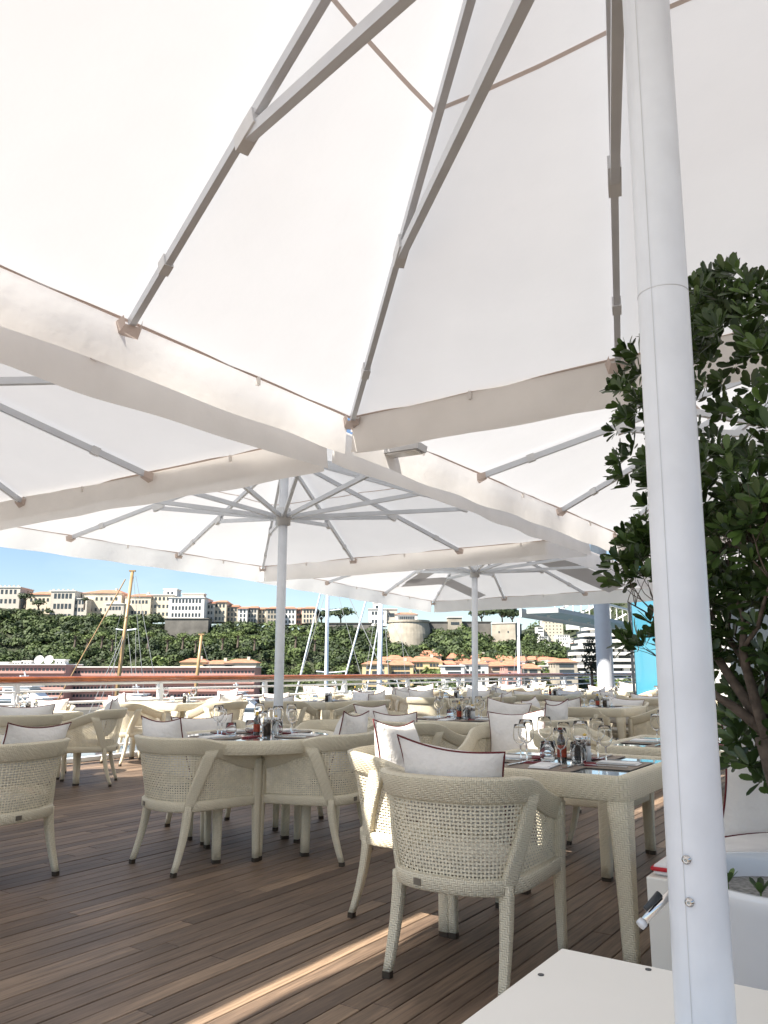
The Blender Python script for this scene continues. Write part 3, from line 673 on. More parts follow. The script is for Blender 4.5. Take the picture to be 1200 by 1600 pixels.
#@@CLUBHOUSE
# ------------------------------------------------------------------ clubhouse pieces at the right end of the terrace
cl = thing('round_column', 'large pale round column at the far right of the terrace', 'column', (6.0, 21.8, 0))
MB().lathe([(.24, 0), (.215, .05), (.215, 6.5), (.24, 6.55), (.24, 6.7)], 28).build('shaft', M['column'], cl, True)
MB().lathe([(.32, 0), (.32, .06), (.25, .12)], 28).build('base_ring', M['column'], cl, True)
up = thing('shade_slab', 'unseen upper deck slab added above the round column for shade', 'deck', (8.2, 22.6, 6.7), -.25)  # unseen slab, added to keep the sun off the column
MB().box((0, 0, .2), (12.5, 9.5, .4)).build('slab', M['wwall'], up); MB().box((0, -4.85, .45), (12.5, .12, .9)).build('shade_slab_edge', M['white'], up)
gw = thing('glass_screen', 'blue tinted glass screen in a dark frame right of the column', 'glass wall', (5.62, 18.2, 0), -.25)
for k in range(2):
    MB().box((.42 + k * .78, 0, 2.3), (.72, .02, 3.2)).build('pane', M['bglass'], gw)
    MB().box((.42 + k * .78, 0, .42), (.72, .03, .52)).build('lower_panel', M['dark'], gw)
    MB().box((.02 + k * .78, 0, 1.98), (.06, .09, 3.96)).build('frame_post', M['dark'], gw)
MB().box((.8, 0, 3.96), (1.66, .1, .08)).build('top_rail', M['dark'], gw); MB().box((.8, 0, .09), (1.66, .1, .1)).build('bottom_rail', M['dark'], gw)
cw = thing('clubhouse_wall', 'white clubhouse wall with windows behind the shrub at right', 'building', (7.35, 17.75, 0), -.25)
MB().box((3.5, .2, 1.9), (7, .3, 3.8)).build('wall', M['wwall'], cw)
for k in range(4):
    MB().box((.9 + k * 1.7, .04, 1.7), (1.2, .06, 2.2)).build('window', M['win'], cw); MB().box((.9 + k * 1.7, .0, .57), (1.3, .1, .06)).build('sill', M['white'], cw)
sb = thing('walkway_canopy', 'long grey canopy slab with brackets above the far hillside', 'canopy', (0, 0, 0))
p0, p1 = Vector((7.2, 36, 3.9)), Vector((17.2, 53, 3.95))
MB().bar(p0, p1, 1.5, .2).build('slab', M['slab'], sb)
MB().bar(p0 + Vector((-.9, .55, -.05)), p1 + Vector((-.9, .55, -.05)), .12, .4).build('edge_beam', M['slab'], sb)
for k in range(6):
    q = p0.lerp(p1, (k + .5) / 6); MB().bar(q + Vector((-.3, .1, -.16)), q + Vector((.9, -.4, .5)), .09, .09).build('bracket', M['wwall'], sb)
for f in (.585, .9):
    q = p0.lerp(p1, f); MB().tube([(q.x, q.y, WATER_Z), (q.x, q.y, 3.9)], .09, 10).build('post', M['white'], sb)
MB().bar(p0 + Vector((.4, .2, 1.0)), p1 + Vector((.4, .2, 1.0)), .08, .12).build('roof_rail', M['wwall'], sb)
for k in range(14):
    q = p0.lerp(p1, (k + .5) / 14) + Vector((.4, .2, 0)); MB().tube([(q.x, q.y, q.z + .1), (q.x, q.y, q.z + 1)], .03, 6).build('baluster', M['wwall'], sb)
# potted cypress
cy = thing('potted_cypress', 'small dark cypress in a grey pot left of the column', 'potted tree', (6.05, 23.4, 0))
MB().lathe([(.2, 0), (.26, .7), (.28, .72), (.24, .72), (.22, .6), (.01, .6)], 20).build('pot', M['slab'], cy, True)
MB().tube([(0, 0, .6), (0, 0, 1.5)], .04, 6).build('trunk', M['bark'], cy)
V, F, Rr = crowns([(0, 0, 1.2 + .22 * k) for k in range(5)], [.22, .26, .25, .2, .13], [.4] * 5, 160, 1.3)
obj('crown', np_mesh('crown', V, F, M['cypress'], Rr), cy)
#@@PARASOLS
# ------------------------------------------------------------------ parasols
HALF, EDGE, APEX, HUBZ = 2.63, 2.85, 3.74, 2.93
def perim(k):                                             # twelve rib tips around the square, x right, y away
    s = k // 3; f = -1 + 2 * (k % 3) / 3
    return [(f, 1), (1, -f), (-f, -1), (-1, f)][s]
def parasol_proto():
    t = thing('parasol', 'x', 'parasol')
    apex = Vector((0, 0, APEX)); tips = [Vector((perim(k)[0] * HALF, perim(k)[1] * HALF, EDGE)) for k in range(12)]
    ns, nt = 10, 8
    def surf(k, a, s):
        A, B = tips[k], tips[(k + 1) % 12]; e = A.lerp(B, a); p = apex.lerp(e, s)
        p.z -= .035 * math.sin(PI * a) * math.sin(PI * min(1, s * .9)) * s
        p.z += .006 * math.sin(a * 17 + k) * s * s * math.sin(PI * a) + .004 * math.sin(s * 23 + k * 2) * math.sin(PI * a)
        return p
    for side in range(4):                                   # canopy: one panel per side
        m = MB()
        for k in range(side * 3, side * 3 + 3):
            vs = [surf(k, a / nt, .02 + .98 * s / ns) for s in range(ns + 1) for a in range(nt + 1)]
            m.add(vs, [(s * (nt + 1) + a, s * (nt + 1) + a + 1, (s + 1) * (nt + 1) + a + 1, (s + 1) * (nt + 1) + a) for s in range(ns) for a in range(nt)])
        m.build('canopy_panel', M['canopy'], t, True)
        m = MB(); vs = []; n = 60                            # hanging valance with a slit at each corner
        A, B = tips[side * 3], tips[(side * 3 + 3) % 12]; out = Vector((perim(side * 3 + 1)[0], perim(side * 3 + 1)[1], 0))
        out = Vector(((A + B) / 2)); out.z = 0; out.normalize()
        for j in range(5):
            for i in range(n + 1):
                f = i / n; p = A.lerp(B, .004 + .992 * f); d = j / 4
                p = p + out * (.012 + .014 * d * math.sin(f * 31 + side) + .02 * d * math.sin(f * 9 + side * 2)) - Vector((0, 0, .245 * d + .012 * math.sin(f * PI) * d + .004 * math.sin(f * 40) * d))
                vs.append(p)
        m.add(vs, [(j * (n + 1) + i, j * (n + 1) + i + 1, (j + 1) * (n + 1) + i + 1, (j + 1) * (n + 1) + i) for j in range(4) for i in range(n)])
        m.build('valance', M['valance'], t, True)
        m = MB(); m.tube([A.lerp(B, i / 20) + Vector((0, 0, -.004)) for i in range(21)], .008, 6); m.build('edge_welt', M['seam'], t)
        m = MB(); vs = []
        for k in range(side * 3, side * 3 + 3):
            for a in range(nt + 1):
                p = surf(k, a / nt, .397); q = surf(k, a / nt, .403); vs += [p - Vector((0, 0, .006)), q - Vector((0, 0, .006))]
        m.add(vs, [(2 * i, 2 * i + 1, 2 * i + 3, 2 * i + 2) for i in range(len(vs) // 2 - 1)]); m.build('seam', M['seam'], t)
        for f in (1 / 6, .5, 5 / 6):                         # small snap tabs under the edge
            p = A.lerp(B, f) - out * .006; m = MB(); m.box(p - Vector((0, 0, .03)), (.018, .018, .05)); m.build('snap_tab', M['valance'], t)
    for k in range(12):
        tip = tips[k]; dirn = (tip - apex); e0 = apex + Vector((0, 0, -.09)); e1 = tip + Vector((0, 0, -.045))
        s0 = .03; m = MB(); m.bar(e0.lerp(e1, s0), e0.lerp(e1, .985), .030, .047); rb = m.build('rib', M['alu'], t)
        j = e0.lerp(e1, .57)
        m = MB(); hub = Vector((dirn.x, dirn.y, 0)).normalized() * .085 + Vector((0, 0, HUBZ)); jj = j - Vector((0, 0, .05))
        m.bar(hub, jj, .034, .046); st = m.build('strut', M['alu'], t)
        ax = (e1 - e0).normalized()
        m = MB(); m.bar(j - ax * .07 - Vector((0, 0, .035)), j + ax * .07 - Vector((0, 0, .035)), .05, .075); m.build('joint_plate', M['bracket'], rb)
        m = MB(); m.bar(e0.lerp(e1, .83), e0.lerp(e1, .852), .042, .062); m.build('clip', M['bracket'], rb)
        m = MB(); o2 = Vector((dirn.x, dirn.y, 0)).normalized(); sidev = Vector((-o2.y, o2.x, 0))
        q = e0.lerp(e1, .975)
        m.add([q - sidev * .045 + Vector((0, 0, .012)), q + sidev * .045 + Vector((0, 0, .012)), tip + sidev * .065 + Vector((0, 0, -.03)), tip - sidev * .065 + Vector((0, 0, -.03)), q - sidev * .035 - Vector((0, 0, .03)), q + sidev * .035 - Vector((0, 0, .03)), tip + sidev * .05 - Vector((0, 0, .085)), tip - sidev * .05 - Vector((0, 0, .085))],
              [(4, 5, 6, 7), (0, 4, 7, 3), (1, 2, 6, 5)]); m.build('tip_pocket', M['seam'], rb)
    m = MB(); m.lathe([(.05, HUBZ - .1), (.085, HUBZ - .09), (.085, HUBZ - .03), (.11, HUBZ - .02), (.11, HUBZ + .04), (.085, HUBZ + .05), (.085, HUBZ + .1), (.056, HUBZ + .11)], 24); m.build('slider_hub', M['bracket'], t, True)
    m = MB(); m.lathe([(.05, APEX - .16), (.11, APEX - .15), (.11, APEX - .05), (.04, APEX - .03)], 24); m.build('top_hub', M['bracket'], t, True)
    m = MB(); m.lathe([(.052, .02), (.052, 1.0), (.051, APEX - .1)], 32); pl = m.build('pole', M['pole'], t, True)
    m = MB(); m.lathe([(.0521, 0), (.0526, .001), (.0521, .002)], 32); m.build('joint_ring', M['alu'], pl, True, (0, 0, 1.86))
    m = MB(); m.box((0, 0, 0), (.0009, .0009, 3.2)); o = m.build('groove', M['bracket'], pl); o.location = (-.0101, -.0517, 1.9)
    m = MB(); s = .39; bz = .66
    m.lathe([(.065, bz + .0), (.065, bz + .004)], 24); cb = m.build('pole_collar', M['white'], t)
    return t
par = parasol_proto()
def parasol_base(t, full):
    s = .385; bz = .652 if full else .3
    m = MB(); m.box((0, 0, bz / 2 - .004), (2 * s - .03, 2 * s - .03, bz - .01)); bx = m.build('base_cabinet', M['box'], t)
    m = MB(); m.box((0, 0, bz + .002), (2 * s, 2 * s, .022)); tp = m.build('base_top', M['box'], t)
    bv = tp.modifiers.new('bevel', 'BEVEL'); bv.width = .004; bv.segments = 2
    if full:
        for x, y in ((-.36, .22), (-.20, .362), (.3, .362), (.362, .1), (-.36, -.3)):
            m = MB(); m.lathe([(.006, bz + .013), (.006, bz + .0145)], 10, (x, y, 0)); m.build('screw', M['dark'], tp)
PP = Proto(par)
u1 = PP.put((*C1, 0), -TH, 'huge white parasol overhead with the thick pole at right foreground', 'parasol', 'white square parasols')
for (a, r, da, nm) in [(0, -5.47, 0, 'white parasol overlapping the left picture edge, its pole unseen'), (5.27, 0, 0, 'white parasol behind the shrub at the right, its pole unseen'),
                       (5.27, -5.56, 1.5, 'white parasol with its slim pole left of centre'), (10.62, -6.03, -3, 'farther white parasol with grey shadow bands and pole right of centre'), (10.6, -.1, 0, 'farthest white parasol seen behind the shrub leaves at right')]:
    p = D(a, r); u = PP.put((p.x, p.y, 0), -TH + math.radians(da), nm, 'parasol', 'white square parasols'); parasol_base(u, False)
    if 'left picture edge' in nm: u.location.z = -.08
    if 'bands' in nm: u3 = u; u.location.z = -.03; u.rotation_euler.x = math.radians(-2.2)
    if 'left of centre' in nm: u2 = u
parasol_base(u1, True)
for o in COL.objects:
    if o.parent == u1 and o.name.startswith('pole'):
        o.scale = (.8, .8, 1); o.location = (-.021 * math.cos(TH), -.021 * math.sin(TH), o.location.z)
        if not o.name.startswith('pole_collar'): o.rotation_euler = Matrix.Rotation(math.radians(.9), 3, Vector((-math.sin(TH), math.cos(TH), 0))).to_euler()
# grey cloth strips that paint shadows onto the farther parasol's canopy
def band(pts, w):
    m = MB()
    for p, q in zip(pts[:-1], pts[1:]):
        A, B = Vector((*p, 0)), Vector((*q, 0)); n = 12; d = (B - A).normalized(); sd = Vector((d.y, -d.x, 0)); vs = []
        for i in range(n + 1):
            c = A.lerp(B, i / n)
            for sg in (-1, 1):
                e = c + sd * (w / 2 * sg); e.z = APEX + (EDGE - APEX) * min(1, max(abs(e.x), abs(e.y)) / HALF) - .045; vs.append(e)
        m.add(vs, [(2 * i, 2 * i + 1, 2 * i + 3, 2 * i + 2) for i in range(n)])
    m.build('shadow_band', M['band'], u3)
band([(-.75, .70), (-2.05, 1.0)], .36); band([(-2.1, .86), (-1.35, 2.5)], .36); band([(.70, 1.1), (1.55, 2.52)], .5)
# fittings on the near pole: bolts and crank
for z in (.962, .905):
    ang = -2.15 + TH; m = MB(); m.lathe([(.0065, 0), (.0065, .002), (.0045, .003), (.0045, .006), (.002, .006), (.002, .003)], 16); o = m.build('bolt', M['steel'], u1, True)
    o.location = (.0405 * math.cos(ang) - .010 * math.cos(TH), .0405 * math.sin(ang) - .010 * math.sin(TH), z); o.rotation_euler = Vector((math.cos(ang), math.sin(ang), 0)).to_track_quat('Z', 'Y').to_euler()
Rz = Matrix.Rotation(TH, 3, 'Z')
def loc1(x, y, z): q = Rz @ Vector((x - C1[0], y - C1[1], 0)); return Vector((q.x, q.y, z))
c0, c1 = loc1(.415, 1.295, .862), loc1(.395, 1.32, .805)
A0 = loc1(.468, 1.305, .918); A1 = loc1(.388, 1.275, .862)
m = MB(); m.tube([A0, A1], .006, 14); ck = m.build('crank_handle', M['steel'], u1, True)
m = MB(); m.tube([A1, A1 + (A1 - A0).normalized() * .008], .0072, 14); m.build('crank_tip', M['alu'], ck, True)
m = MB(); m.tube([A0.lerp(A1, .62) + Vector((0, .0, .014)), A0.lerp(A1, .95) + Vector((0, 0, .014))], [.006, .004], 8); m.build('crank_lever', M['dark'], ck, True)
# small flood lamp clamped near the second parasol's near corner
fl = thing('flood_lamp', 'small grey flood lamp box hanging where four parasols meet', 'lamp', D(3.1, -2.55, 2.70), -.5)
MB().loft([[(x * w, y * .07, z) for x, y in ((-1, -1), (1, -1), (1, 1), (-1, 1))] for z, w in ((0, .16), (.045, .17), (.08, .12))]).build('housing', M['bracket'], fl)
MB().box((0, 0, -.006), (.28, .11, .008)).build('lens', M['china'], fl); MB().tube([(0, 0, .08), (.02, 0, .2)], .01, 6).build('hanger', M['alu'], fl)
#@@CHAIRS
# ------------------------------------------------------------------ woven armchair prototype (faces +Y)
def u_path(n=72):
    raw = []
    for i in range(200):
        f = i / 199
        raw.append(Vector((-.275, .31 - .31 * f, 0)))
    for i in range(1, 400):
        a = PI + PI * i / 400; c, s = math.cos(a), math.sin(a); e = 2 / 2.7
        raw.append(Vector((.275 * math.copysign(abs(c) ** e, c), -.28 * abs(s) ** e, 0)))
    for i in range(200): raw.append(Vector((.275, .31 * i / 199, 0)))
    cum = [0]
    for p, q in zip(raw[:-1], raw[1:]): cum.append(cum[-1] + (q - p).length)
    out = []
    for i in range(n + 1):
        d = cum[-1] * i / n; k = min(max(int(np.searchsorted(cum, d)), 1), len(raw) - 1); f = (d - cum[k - 1]) / max(1e-9, cum[k] - cum[k - 1])
        out.append(raw[k - 1].lerp(raw[k], f))
    return out, cum[-1]
UP, ULEN = u_path(72)
def ufr(f):                                                # point and outward normal at fraction f of the U
    x = f * 72; k = min(int(x), 71); p = UP[k].lerp(UP[k + 1], x - k)
    h = .8; a = UP[max(0, int(x - h))]; b_ = UP[min(72, int(x + h) + 1)]; t = (b_ - a).normalized(); n = Vector((t.y, -t.x, 0))
    return p, n, t
def sm(x): x = min(1, max(0, x)); return x * x * (3 - 2 * x)
def ztop(p): return .675 + .135 * sm((.34 - p.y) / .54)
def shell(f, z, off=0):
    p, n, t = ufr(f); back = sm((.15 - p.y) / .4); o = (.02 + .05 * back) * max(0, (z - .40) / .4)
    q = p + n * (o + off); return Vector((q.x, q.y, z))
def rrect(c, a, b, w, h, k=.3):                            # rounded rectangle ring about c with axes a,b
    pts = []
    for x, y in ((-1, -k), (-1, -1 + k * .6), (-1 + k, -1), (1 - k, -1), (1, -1 + k * .6), (1, k), (1, 1 - k * .6), (1 - k, 1), (-1 + k, 1), (-1, 1 - k * .6)):
        pts.append(c + a * (x * w / 2) + b * (y * h / 2))
    return pts
def chair_proto():
    t = thing('armchair', 'x', 'armchair')
    Z = Vector((0, 0, 1)); N = 54
    m = MB(); rings = []
    for i in range(N + 1):
        f = i / N; p, n, tt = ufr(f); z = ztop(p); c = shell(f, z - .045, .004); up = (Z + n * .30).normalized(); n = up.cross(tt).normalized() * (1 if up.cross(tt).dot(n) > 0 else -1)
        rings.append(rrect(c, n, up, .034, .10, .24))
    m.loft(rings); m.build('top_rail', M['weave'], t, True)
    m = MB(); rings = []
    loop = [ufr(i / 40) for i in range(41)] + [(Vector((.275 - .55 * k / 8, .31, 0)), Vector((0, 1, 0)), None) for k in range(1, 8)]
    for (p, n, tt) in loop: rings.append(rrect(Vector((p.x, p.y, .392)) + n * .004, n, Z, .044, .062, .35))
    m.loft(rings, loop=True); sf = m.build('seat_frame', M['weave'], t, True)
    # open cane lattice: real strands going over and under
    m = MB(); nv, nh = 98, 21; wv, wh = .0039, .0037
    for i in range(nv + 1):
        f = .012 + .976 * i / nv; vs = []; fs = []
        for j in range(nh + 1):
            p, n, tt = ufr(f); zt = ztop(p) - .08; z = .415 + (zt - .415) * j / nh; s = .0022 * (1 if (i + j) % 2 else -1)
            c = shell(f, z, s - .002); vs += [c - tt * wv, c + tt * wv]
        m.add(vs, [(2 * k, 2 * k + 1, 2 * k + 3, 2 * k + 2) for k in range(nh)])
    for j in range(nh):
        vs = []
        for i in range(nv + 1):
            f = .012 + .976 * i / nv; p, n, tt = ufr(f); zt = ztop(p) - .08; z = .415 + (zt - .415) * (j + .5) / nh; s = .0022 * (1 if (i + j) % 2 == 0 else -1)
            c = shell(f, z, s - .002); vs += [c - Z * wh, c + Z * wh]
        m.add(vs, [(2 * k, 2 * k + 1, 2 * k + 3, 2 * k + 2) for k in range(nv)])
    la = m.build('cane_lattice', M['strand'], t); la['kind'] = 'stuff'
    def limb(name, pts, ws, hs, ax):                        # tapering woven limb
        m = MB(); rings = []
        for p, w, h in zip(pts, ws, hs): rings.append(rrect(Vector(p), ax[0], ax[1], w, h, .35))
        m.loft(rings); return m.build(name, M['weave'], t, True)
    for sgn in (-1, 1):
        fb = .5 - sgn * .185 if True else 0
        fb = .5 + sgn * .175                                # back corner position along the U
        ft = fb + sgn * .075
        p0, n0, t0 = ufr(fb)
        m = MB(); rings = []
        for k in range(9):
            g = k / 8; f = fb + (ft - fb) * g; z = .37 + (ztop(ufr(f)[0]) - .06 - .37) * g; p, n, tt = ufr(f)
            rings.append(rrect(shell(f, z, .008), tt, n, .066 + .024 * g, .032, .3))
        m.loft(rings); m.build('stile', M['weave'], t, True)
        dr = Vector((p0.x, p0.y, 0)).normalized(); base = Vector((p0.x, p0.y, 0)) + n0 * .006
        pts = []; ws = []
        for k in range(9):
            g = k / 8; z = .40 * (1 - g) + .022 * g
            pts.append(base + Vector((sgn * .012 * g, -.085 * g ** 1.7, 0)) + Z * z); ws.append(.054 - .019 * g)
        lg = limb('leg', pts, ws, [w * .9 for w in ws], (Vector((1, 0, 0)), Vector((0, 1, 0))))
        m = MB(); e = pts[-1]; m.loft([rrect(Vector((e.x, e.y - .002 * q, z)), Vector((1, 0, 0)), Vector((0, 1, 0)), 0.037, .034, .35) for q, z in ((1, 0), (0, .026))]); m.build('foot_cap', M['cap'], lg)
        pts = []; ws = []; x0 = sgn * .278
        for k in range(11):
            g = k / 10; z = .655 * (1 - g) + .022 * g; fl = .02 * max(0, (z - .4) / .4)
            pts.append(Vector((x0 + sgn * (fl + .006), .302 + .012 * g, z))); ws.append(.055 - .017 * max(0, g - .35) / .65)
        lg = limb('leg', pts, [w * .85 for w in ws], ws, (Vector((1, 0, 0)), Vector((0, 1, 0))))
        m = MB(); e = pts[-1]; m.loft([rrect(Vector((e.x, e.y, z)), Vector((1, 0, 0)), Vector((0, 1, 0)), .036, .042, .35) for z in (0, .026)]); m.build('foot_cap', M['cap'], lg)
    m = MB(); rings = []                                     # seat cushion
    for z, k in ((.41, .90), (.42, .965), (.445, .985), (.462, .965), (.468, .88)):
        ring = []
        for i in range(33):
            p, n, tt = ufr(i / 32); ring.append(Vector((p.x * k * .93, p.y * k * .93 + .0, z)))
        rings.append(ring)
    m.loft(rings); m.build('seat_cushion', M['seat'], t, True)
    p, n, tt = ufr(.5 - .06); m = MB(); c = Vector((p.x, p.y, .392)) + n * .0275
    m.bar(c - tt * .018, c + tt * .018, .004, .026); m.build('maker_plate', M['plate'], t)
    return t
chair = Proto(chair_proto())
def pillow_proto(seed, w=.50, h=.40, th=.15):
    rs = random.Random(seed); t = thing('pillow', 'x', 'pillow'); n = 18
    m = MB(); top = {}; ph = rs.random() * 6
    def pt(i, j, s):
        u = -1 + 2 * i / n; v = -1 + 2 * j / n; e = (1 - abs(u) ** 2.4) * (1 - abs(v) ** 2.4)
        pinch = .10; x = u * (1 - pinch * (1 - v * v) * abs(u) ** 3); z = v * (1 - pinch * 1.25 * (1 - u * u) * abs(v) ** 3)
        y = s * th / 2 * max(0, e) ** .62 + .012 * math.sin(u * 4 + ph) * math.cos(v * 3 + ph) * e
        z -= .03 * math.cos(u * 2.2 + ph * .3) * max(0, v) ** 2
        return Vector((x * w / 2, y, h / 2 + z * h / 2))
    for s in (-1, 1):
        vs = [pt(i, j, s) for j in range(n + 1) for i in range(n + 1)]
        fs = [(j * (n + 1) + i, j * (n + 1) + i + 1, (j + 1) * (n + 1) + i + 1, (j + 1) * (n + 1) + i) for j in range(n) for i in range(n)]
        if s == 1: fs = [f[::-1] for f in fs]
        m.add(vs, fs)
    m.build('cover', M['pillow'], t, True)
    ed = [pt(i, 0, 0) for i in range(n)] + [pt(n, j, 0) for j in range(n)] + [pt(n - i, n, 0) for i in range(n)] + [pt(0, n - j, 0) for j in range(n)]
    m = MB(); m.tube(ed + ed[:1], .0042, 6); m.build('piping', M['piping'], t, True)
    return t
pillows = [Proto(pillow_proto(3, .50, .40, .19)), Proto(pillow_proto(8, .46, .44, .17)), Proto(pillow_proto(21, .54, .38, .20))]
#@@TABLES
# ------------------------------------------------------------------ tables
TZ = .785
def square_table_proto(s=.475):
    t = thing('square_table', 'x', 'table'); Z = Vector((0, 0, 1)); m = MB(); rings = []
    k = 8; c = .05
    path = []
    for cx, cy, a0 in ((s - c, s - c, 0), (-s + c, s - c, 90), (-s + c, -s + c, 180), (s - c, -s + c, 270)):
        for i in range(k + 1):
            a = math.radians(a0 + 90 * i / k); path.append((Vector((cx + c * math.cos(a), cy + c * math.sin(a), 0)), Vector((math.cos(a), math.sin(a), 0))))
    full = []
    for i, (p, n) in enumerate(path):
        full.append((p, n)); q, n2 = path[(i + 1) % len(path)]
        if (q - p).length > .2:
            for g in range(1, 8): full.append((p.lerp(q, g / 8), n))
    for p, n in full:
        rings.append([p + n * x + Z * z for x, z in ((0, TZ - .02), (0, TZ - .1), (-.008, TZ - .108), (-.06, TZ - .108), (-.06, TZ - .012), (-.055, TZ - .004), (-.02, TZ), (-.006, TZ - .006))])
    m.loft(rings, loop=True); m.build('rim', M['weave'], t, True)
    m = MB(); m.box((0, 0, TZ - .016), (2 * s - .118, 2 * s - .118, .012)); m.build('glass_top', M['tglass'], t)
    m = MB(); m.box((0, 0, TZ - .05), (2 * s - .125, 2 * s - .125, .03)); m.build('under_board', M['weave'], t)
    for sx in (-1, 1):
        for sy in (-1, 1):
            m = MB(); rings = []
            for g in range(9):
                f = g / 8; z = (TZ - .105) * (1 - f) + .022 * f; w = .02 * (1 - f) ** 3 + .080 - .022 * f
                o = s - w / 2 - .004; rings.append(rrect(Vector((sx * o, sy * o, z)), Vector((1, 0, 0)), Vector((0, 1, 0)), w, w, .4))
            m.loft(rings); lg = m.build('leg', M['weave'], t, True)
            m = MB(); m.loft([rrect(Vector((sx * (s - .034), sy * (s - .034), z)), Vector((1, 0, 0)), Vector((0, 1, 0)), .058, .058, .4) for z in (0, .024)]); m.build('foot_cap', M['cap'], lg)
    return t
def round_table_proto(r=.60):
    t = thing('round_table', 'x', 'table'); Z = Vector((0, 0, 1)); m = MB(); rings = []
    for i in range(56):
        a = 2 * PI * i / 56; n = Vector((math.cos(a), math.sin(a), 0))
        rings.append([n * (r + x) + Z * z for x, z in ((0, TZ - .02), (0, TZ - .085), (-.008, TZ - .092), (-.08, TZ - .092), (-.08, TZ - .012), (-.07, TZ - .004), (-.02, TZ), (-.006, TZ - .006))])
    m.loft(rings, loop=True); m.build('rim', M['weave'], t, True)
    MB().lathe([(r - .082, TZ - .02), (r - .082, TZ - .009)], 56).build('glass_top', M['tglass'], t)
    MB().lathe([(r - .085, TZ - .08), (r - .085, TZ - .05)], 56).build('under_board', M['weave'], t)
    for k in range(4):
        a = k * PI / 2 + PI / 4; c = Vector((math.cos(a), math.sin(a), 0)); m = MB(); rings = []
        for g in range(7):
            f = g / 6; z = (TZ - .09) * (1 - f) + .022 * f; w = .066 - .012 * f; rings.append(rrect(c * (.43 - .01 * f) + Z * z, Vector((1, 0, 0)), Vector((0, 1, 0)), w, w, .4))
        m.loft(rings); lg = m.build('leg', M['weave'], t, True)
        m = MB(); m.loft([rrect(c * .42 + Z * z, Vector((1, 0, 0)), Vector((0, 1, 0)), .056, .056, .4) for z in (0, .024)]); m.build('foot_cap', M['cap'], lg)
    return t
sqt, rdt = Proto(square_table_proto()), Proto(round_table_proto())
# ------------------------------------------------------------------ tableware prototypes
def ware(name, cat, parts):
    t = thing(name, 'x', cat)
    for pn, mb, mt, s in parts: mb.build(pn, M[mt], t, s)
    return Proto(t)
wine = ware('wine_glass', 'wine glass', [('bowl', MB().lathe([(.006, .088), (.022, .096), (.037, .118), (.041, .145), (.037, .18), (.032, .205), (.031, .205), (.036, .178), (.0395, .145), (.0355, .119), (.021, .098), (.004, .091)], 22, caps=False), 'glass', True),
                                           ('stem', MB().lathe([(.004, .004), (.0035, .05), (.005, .089)], 10), 'glass', True), ('foot', MB().lathe([(.036, 0), (.036, .002), (.012, .005), (.004, .008)], 22), 'glass', True)])
tumb = ware('tumbler', 'tumbler', [('cup', MB().lathe([(.001, 0), (.03, 0), (.037, .02), (.039, .05), (.034, .092), (.0325, .092), (.037, .05), (.035, .022), (.028, .01), (.001, .009)], 22, caps=False), 'glass', True)])
bott = ware('sauce_bottle', 'bottle', [('glass_body', MB().lathe([(.001, 0), (.03, 0), (.032, .006), (.032, .13), (.028, .15), (.014, .168), (.0125, .19), (.001, .19)], 20), 'bottle', True), ('label', MB().lathe([(.0324, .03), (.0324, .1)], 20, caps=False), 'label', True), ('cap', MB().lathe([(.0145, .182), (.015, .184), (.015, .212), (.012, .216), (.001, .216)], 16), 'yellow', True)])
mill = ware('pepper_mill', 'pepper mill', [('body', MB().lathe([(.026, 0), (.026, .085)], 18), 'pepper', True), ('sleeve', MB().lathe([(.0272, 0), (.0272, .09)], 18, caps=False), 'glass', True), ('head', MB().lathe([(.027, .088), (.027, .12), (.022, .128), (.001, .13)], 18), 'steel', True)])
salt = ware('salt_mill', 'salt mill', [('body', MB().lathe([(.026, 0), (.026, .075)], 18), 'salt', True), ('head', MB().lathe([(.027, .076), (.027, .115), (.022, .122), (.001, .124)], 18), 'steel', True), ('knob', MB().lathe([(.012, .122), (.013, .13), (.001, .136)], 12), 'yellow', True)])
b1 = MB(); b1.box((0, 0, .0025), (.38, .26, .003)); b2 = MB(); b2.box((0, 0, .0008), (.384, .264, .0013))
pmat = ware('placemat', 'placemat', [('top_sheet', b1, 'mat', False), ('edge', b2, 'matedge', False)])
rmat = ware('round_placemat', 'placemat', [('top_sheet', MB().lathe([(.19, .0015), (.19, .004), (.001, .004)], 32), 'mat', False), ('edge', MB().lathe([(.193, 0), (.193, .0014)], 32), 'matedge', False)])
def nap(w, d, mt):
    m = MB(); m.box((0, 0, .0015), (w, d, .003)); m.box((.004, .003, .0045), (w * .96, d * .94, .003)); m.box((-.003, .002, .0075), (w * .9, d * .9, .003)); return ('folds', m, mt, False)
wnap = ware('folded_napkin', 'napkin', [nap(.1, .2, 'linen')])
rnap = ware('red_napkin', 'napkin', [nap(.06, .16, 'rnapkin')])
kn = MB(); kn.box((0, -.05, .003), (.012, .1, .005)); kn.add([(-.009, 0, .002), (.009, 0, .002), (.009, .09, .002), (0, .115, .002), (-.009, .09, .002), (-.009, 0, .004), (.009, 0, .004), (.009, .09, .004), (0, .115, .004), (-.009, .09, .004)], [(5, 6, 7, 8, 9), (0, 1, 6, 5), (1, 2, 7, 6), (2, 3, 8, 7), (3, 4, 9, 8), (4, 0, 5, 9)])
fk = MB(); fk.box((0, -.04, .003), (.009, .11, .003)); fk.box((0, .03, .004), (.02, .03, .003))
for x in (-.008, -.0027, .0027, .008): fk.box((x, .07, .005), (.003, .05, .002))
knife = ware('knife', 'knife', [('blade', kn, 'steel', False)]); fork = ware('fork', 'fork', [('tines', fk, 'steel', False)])
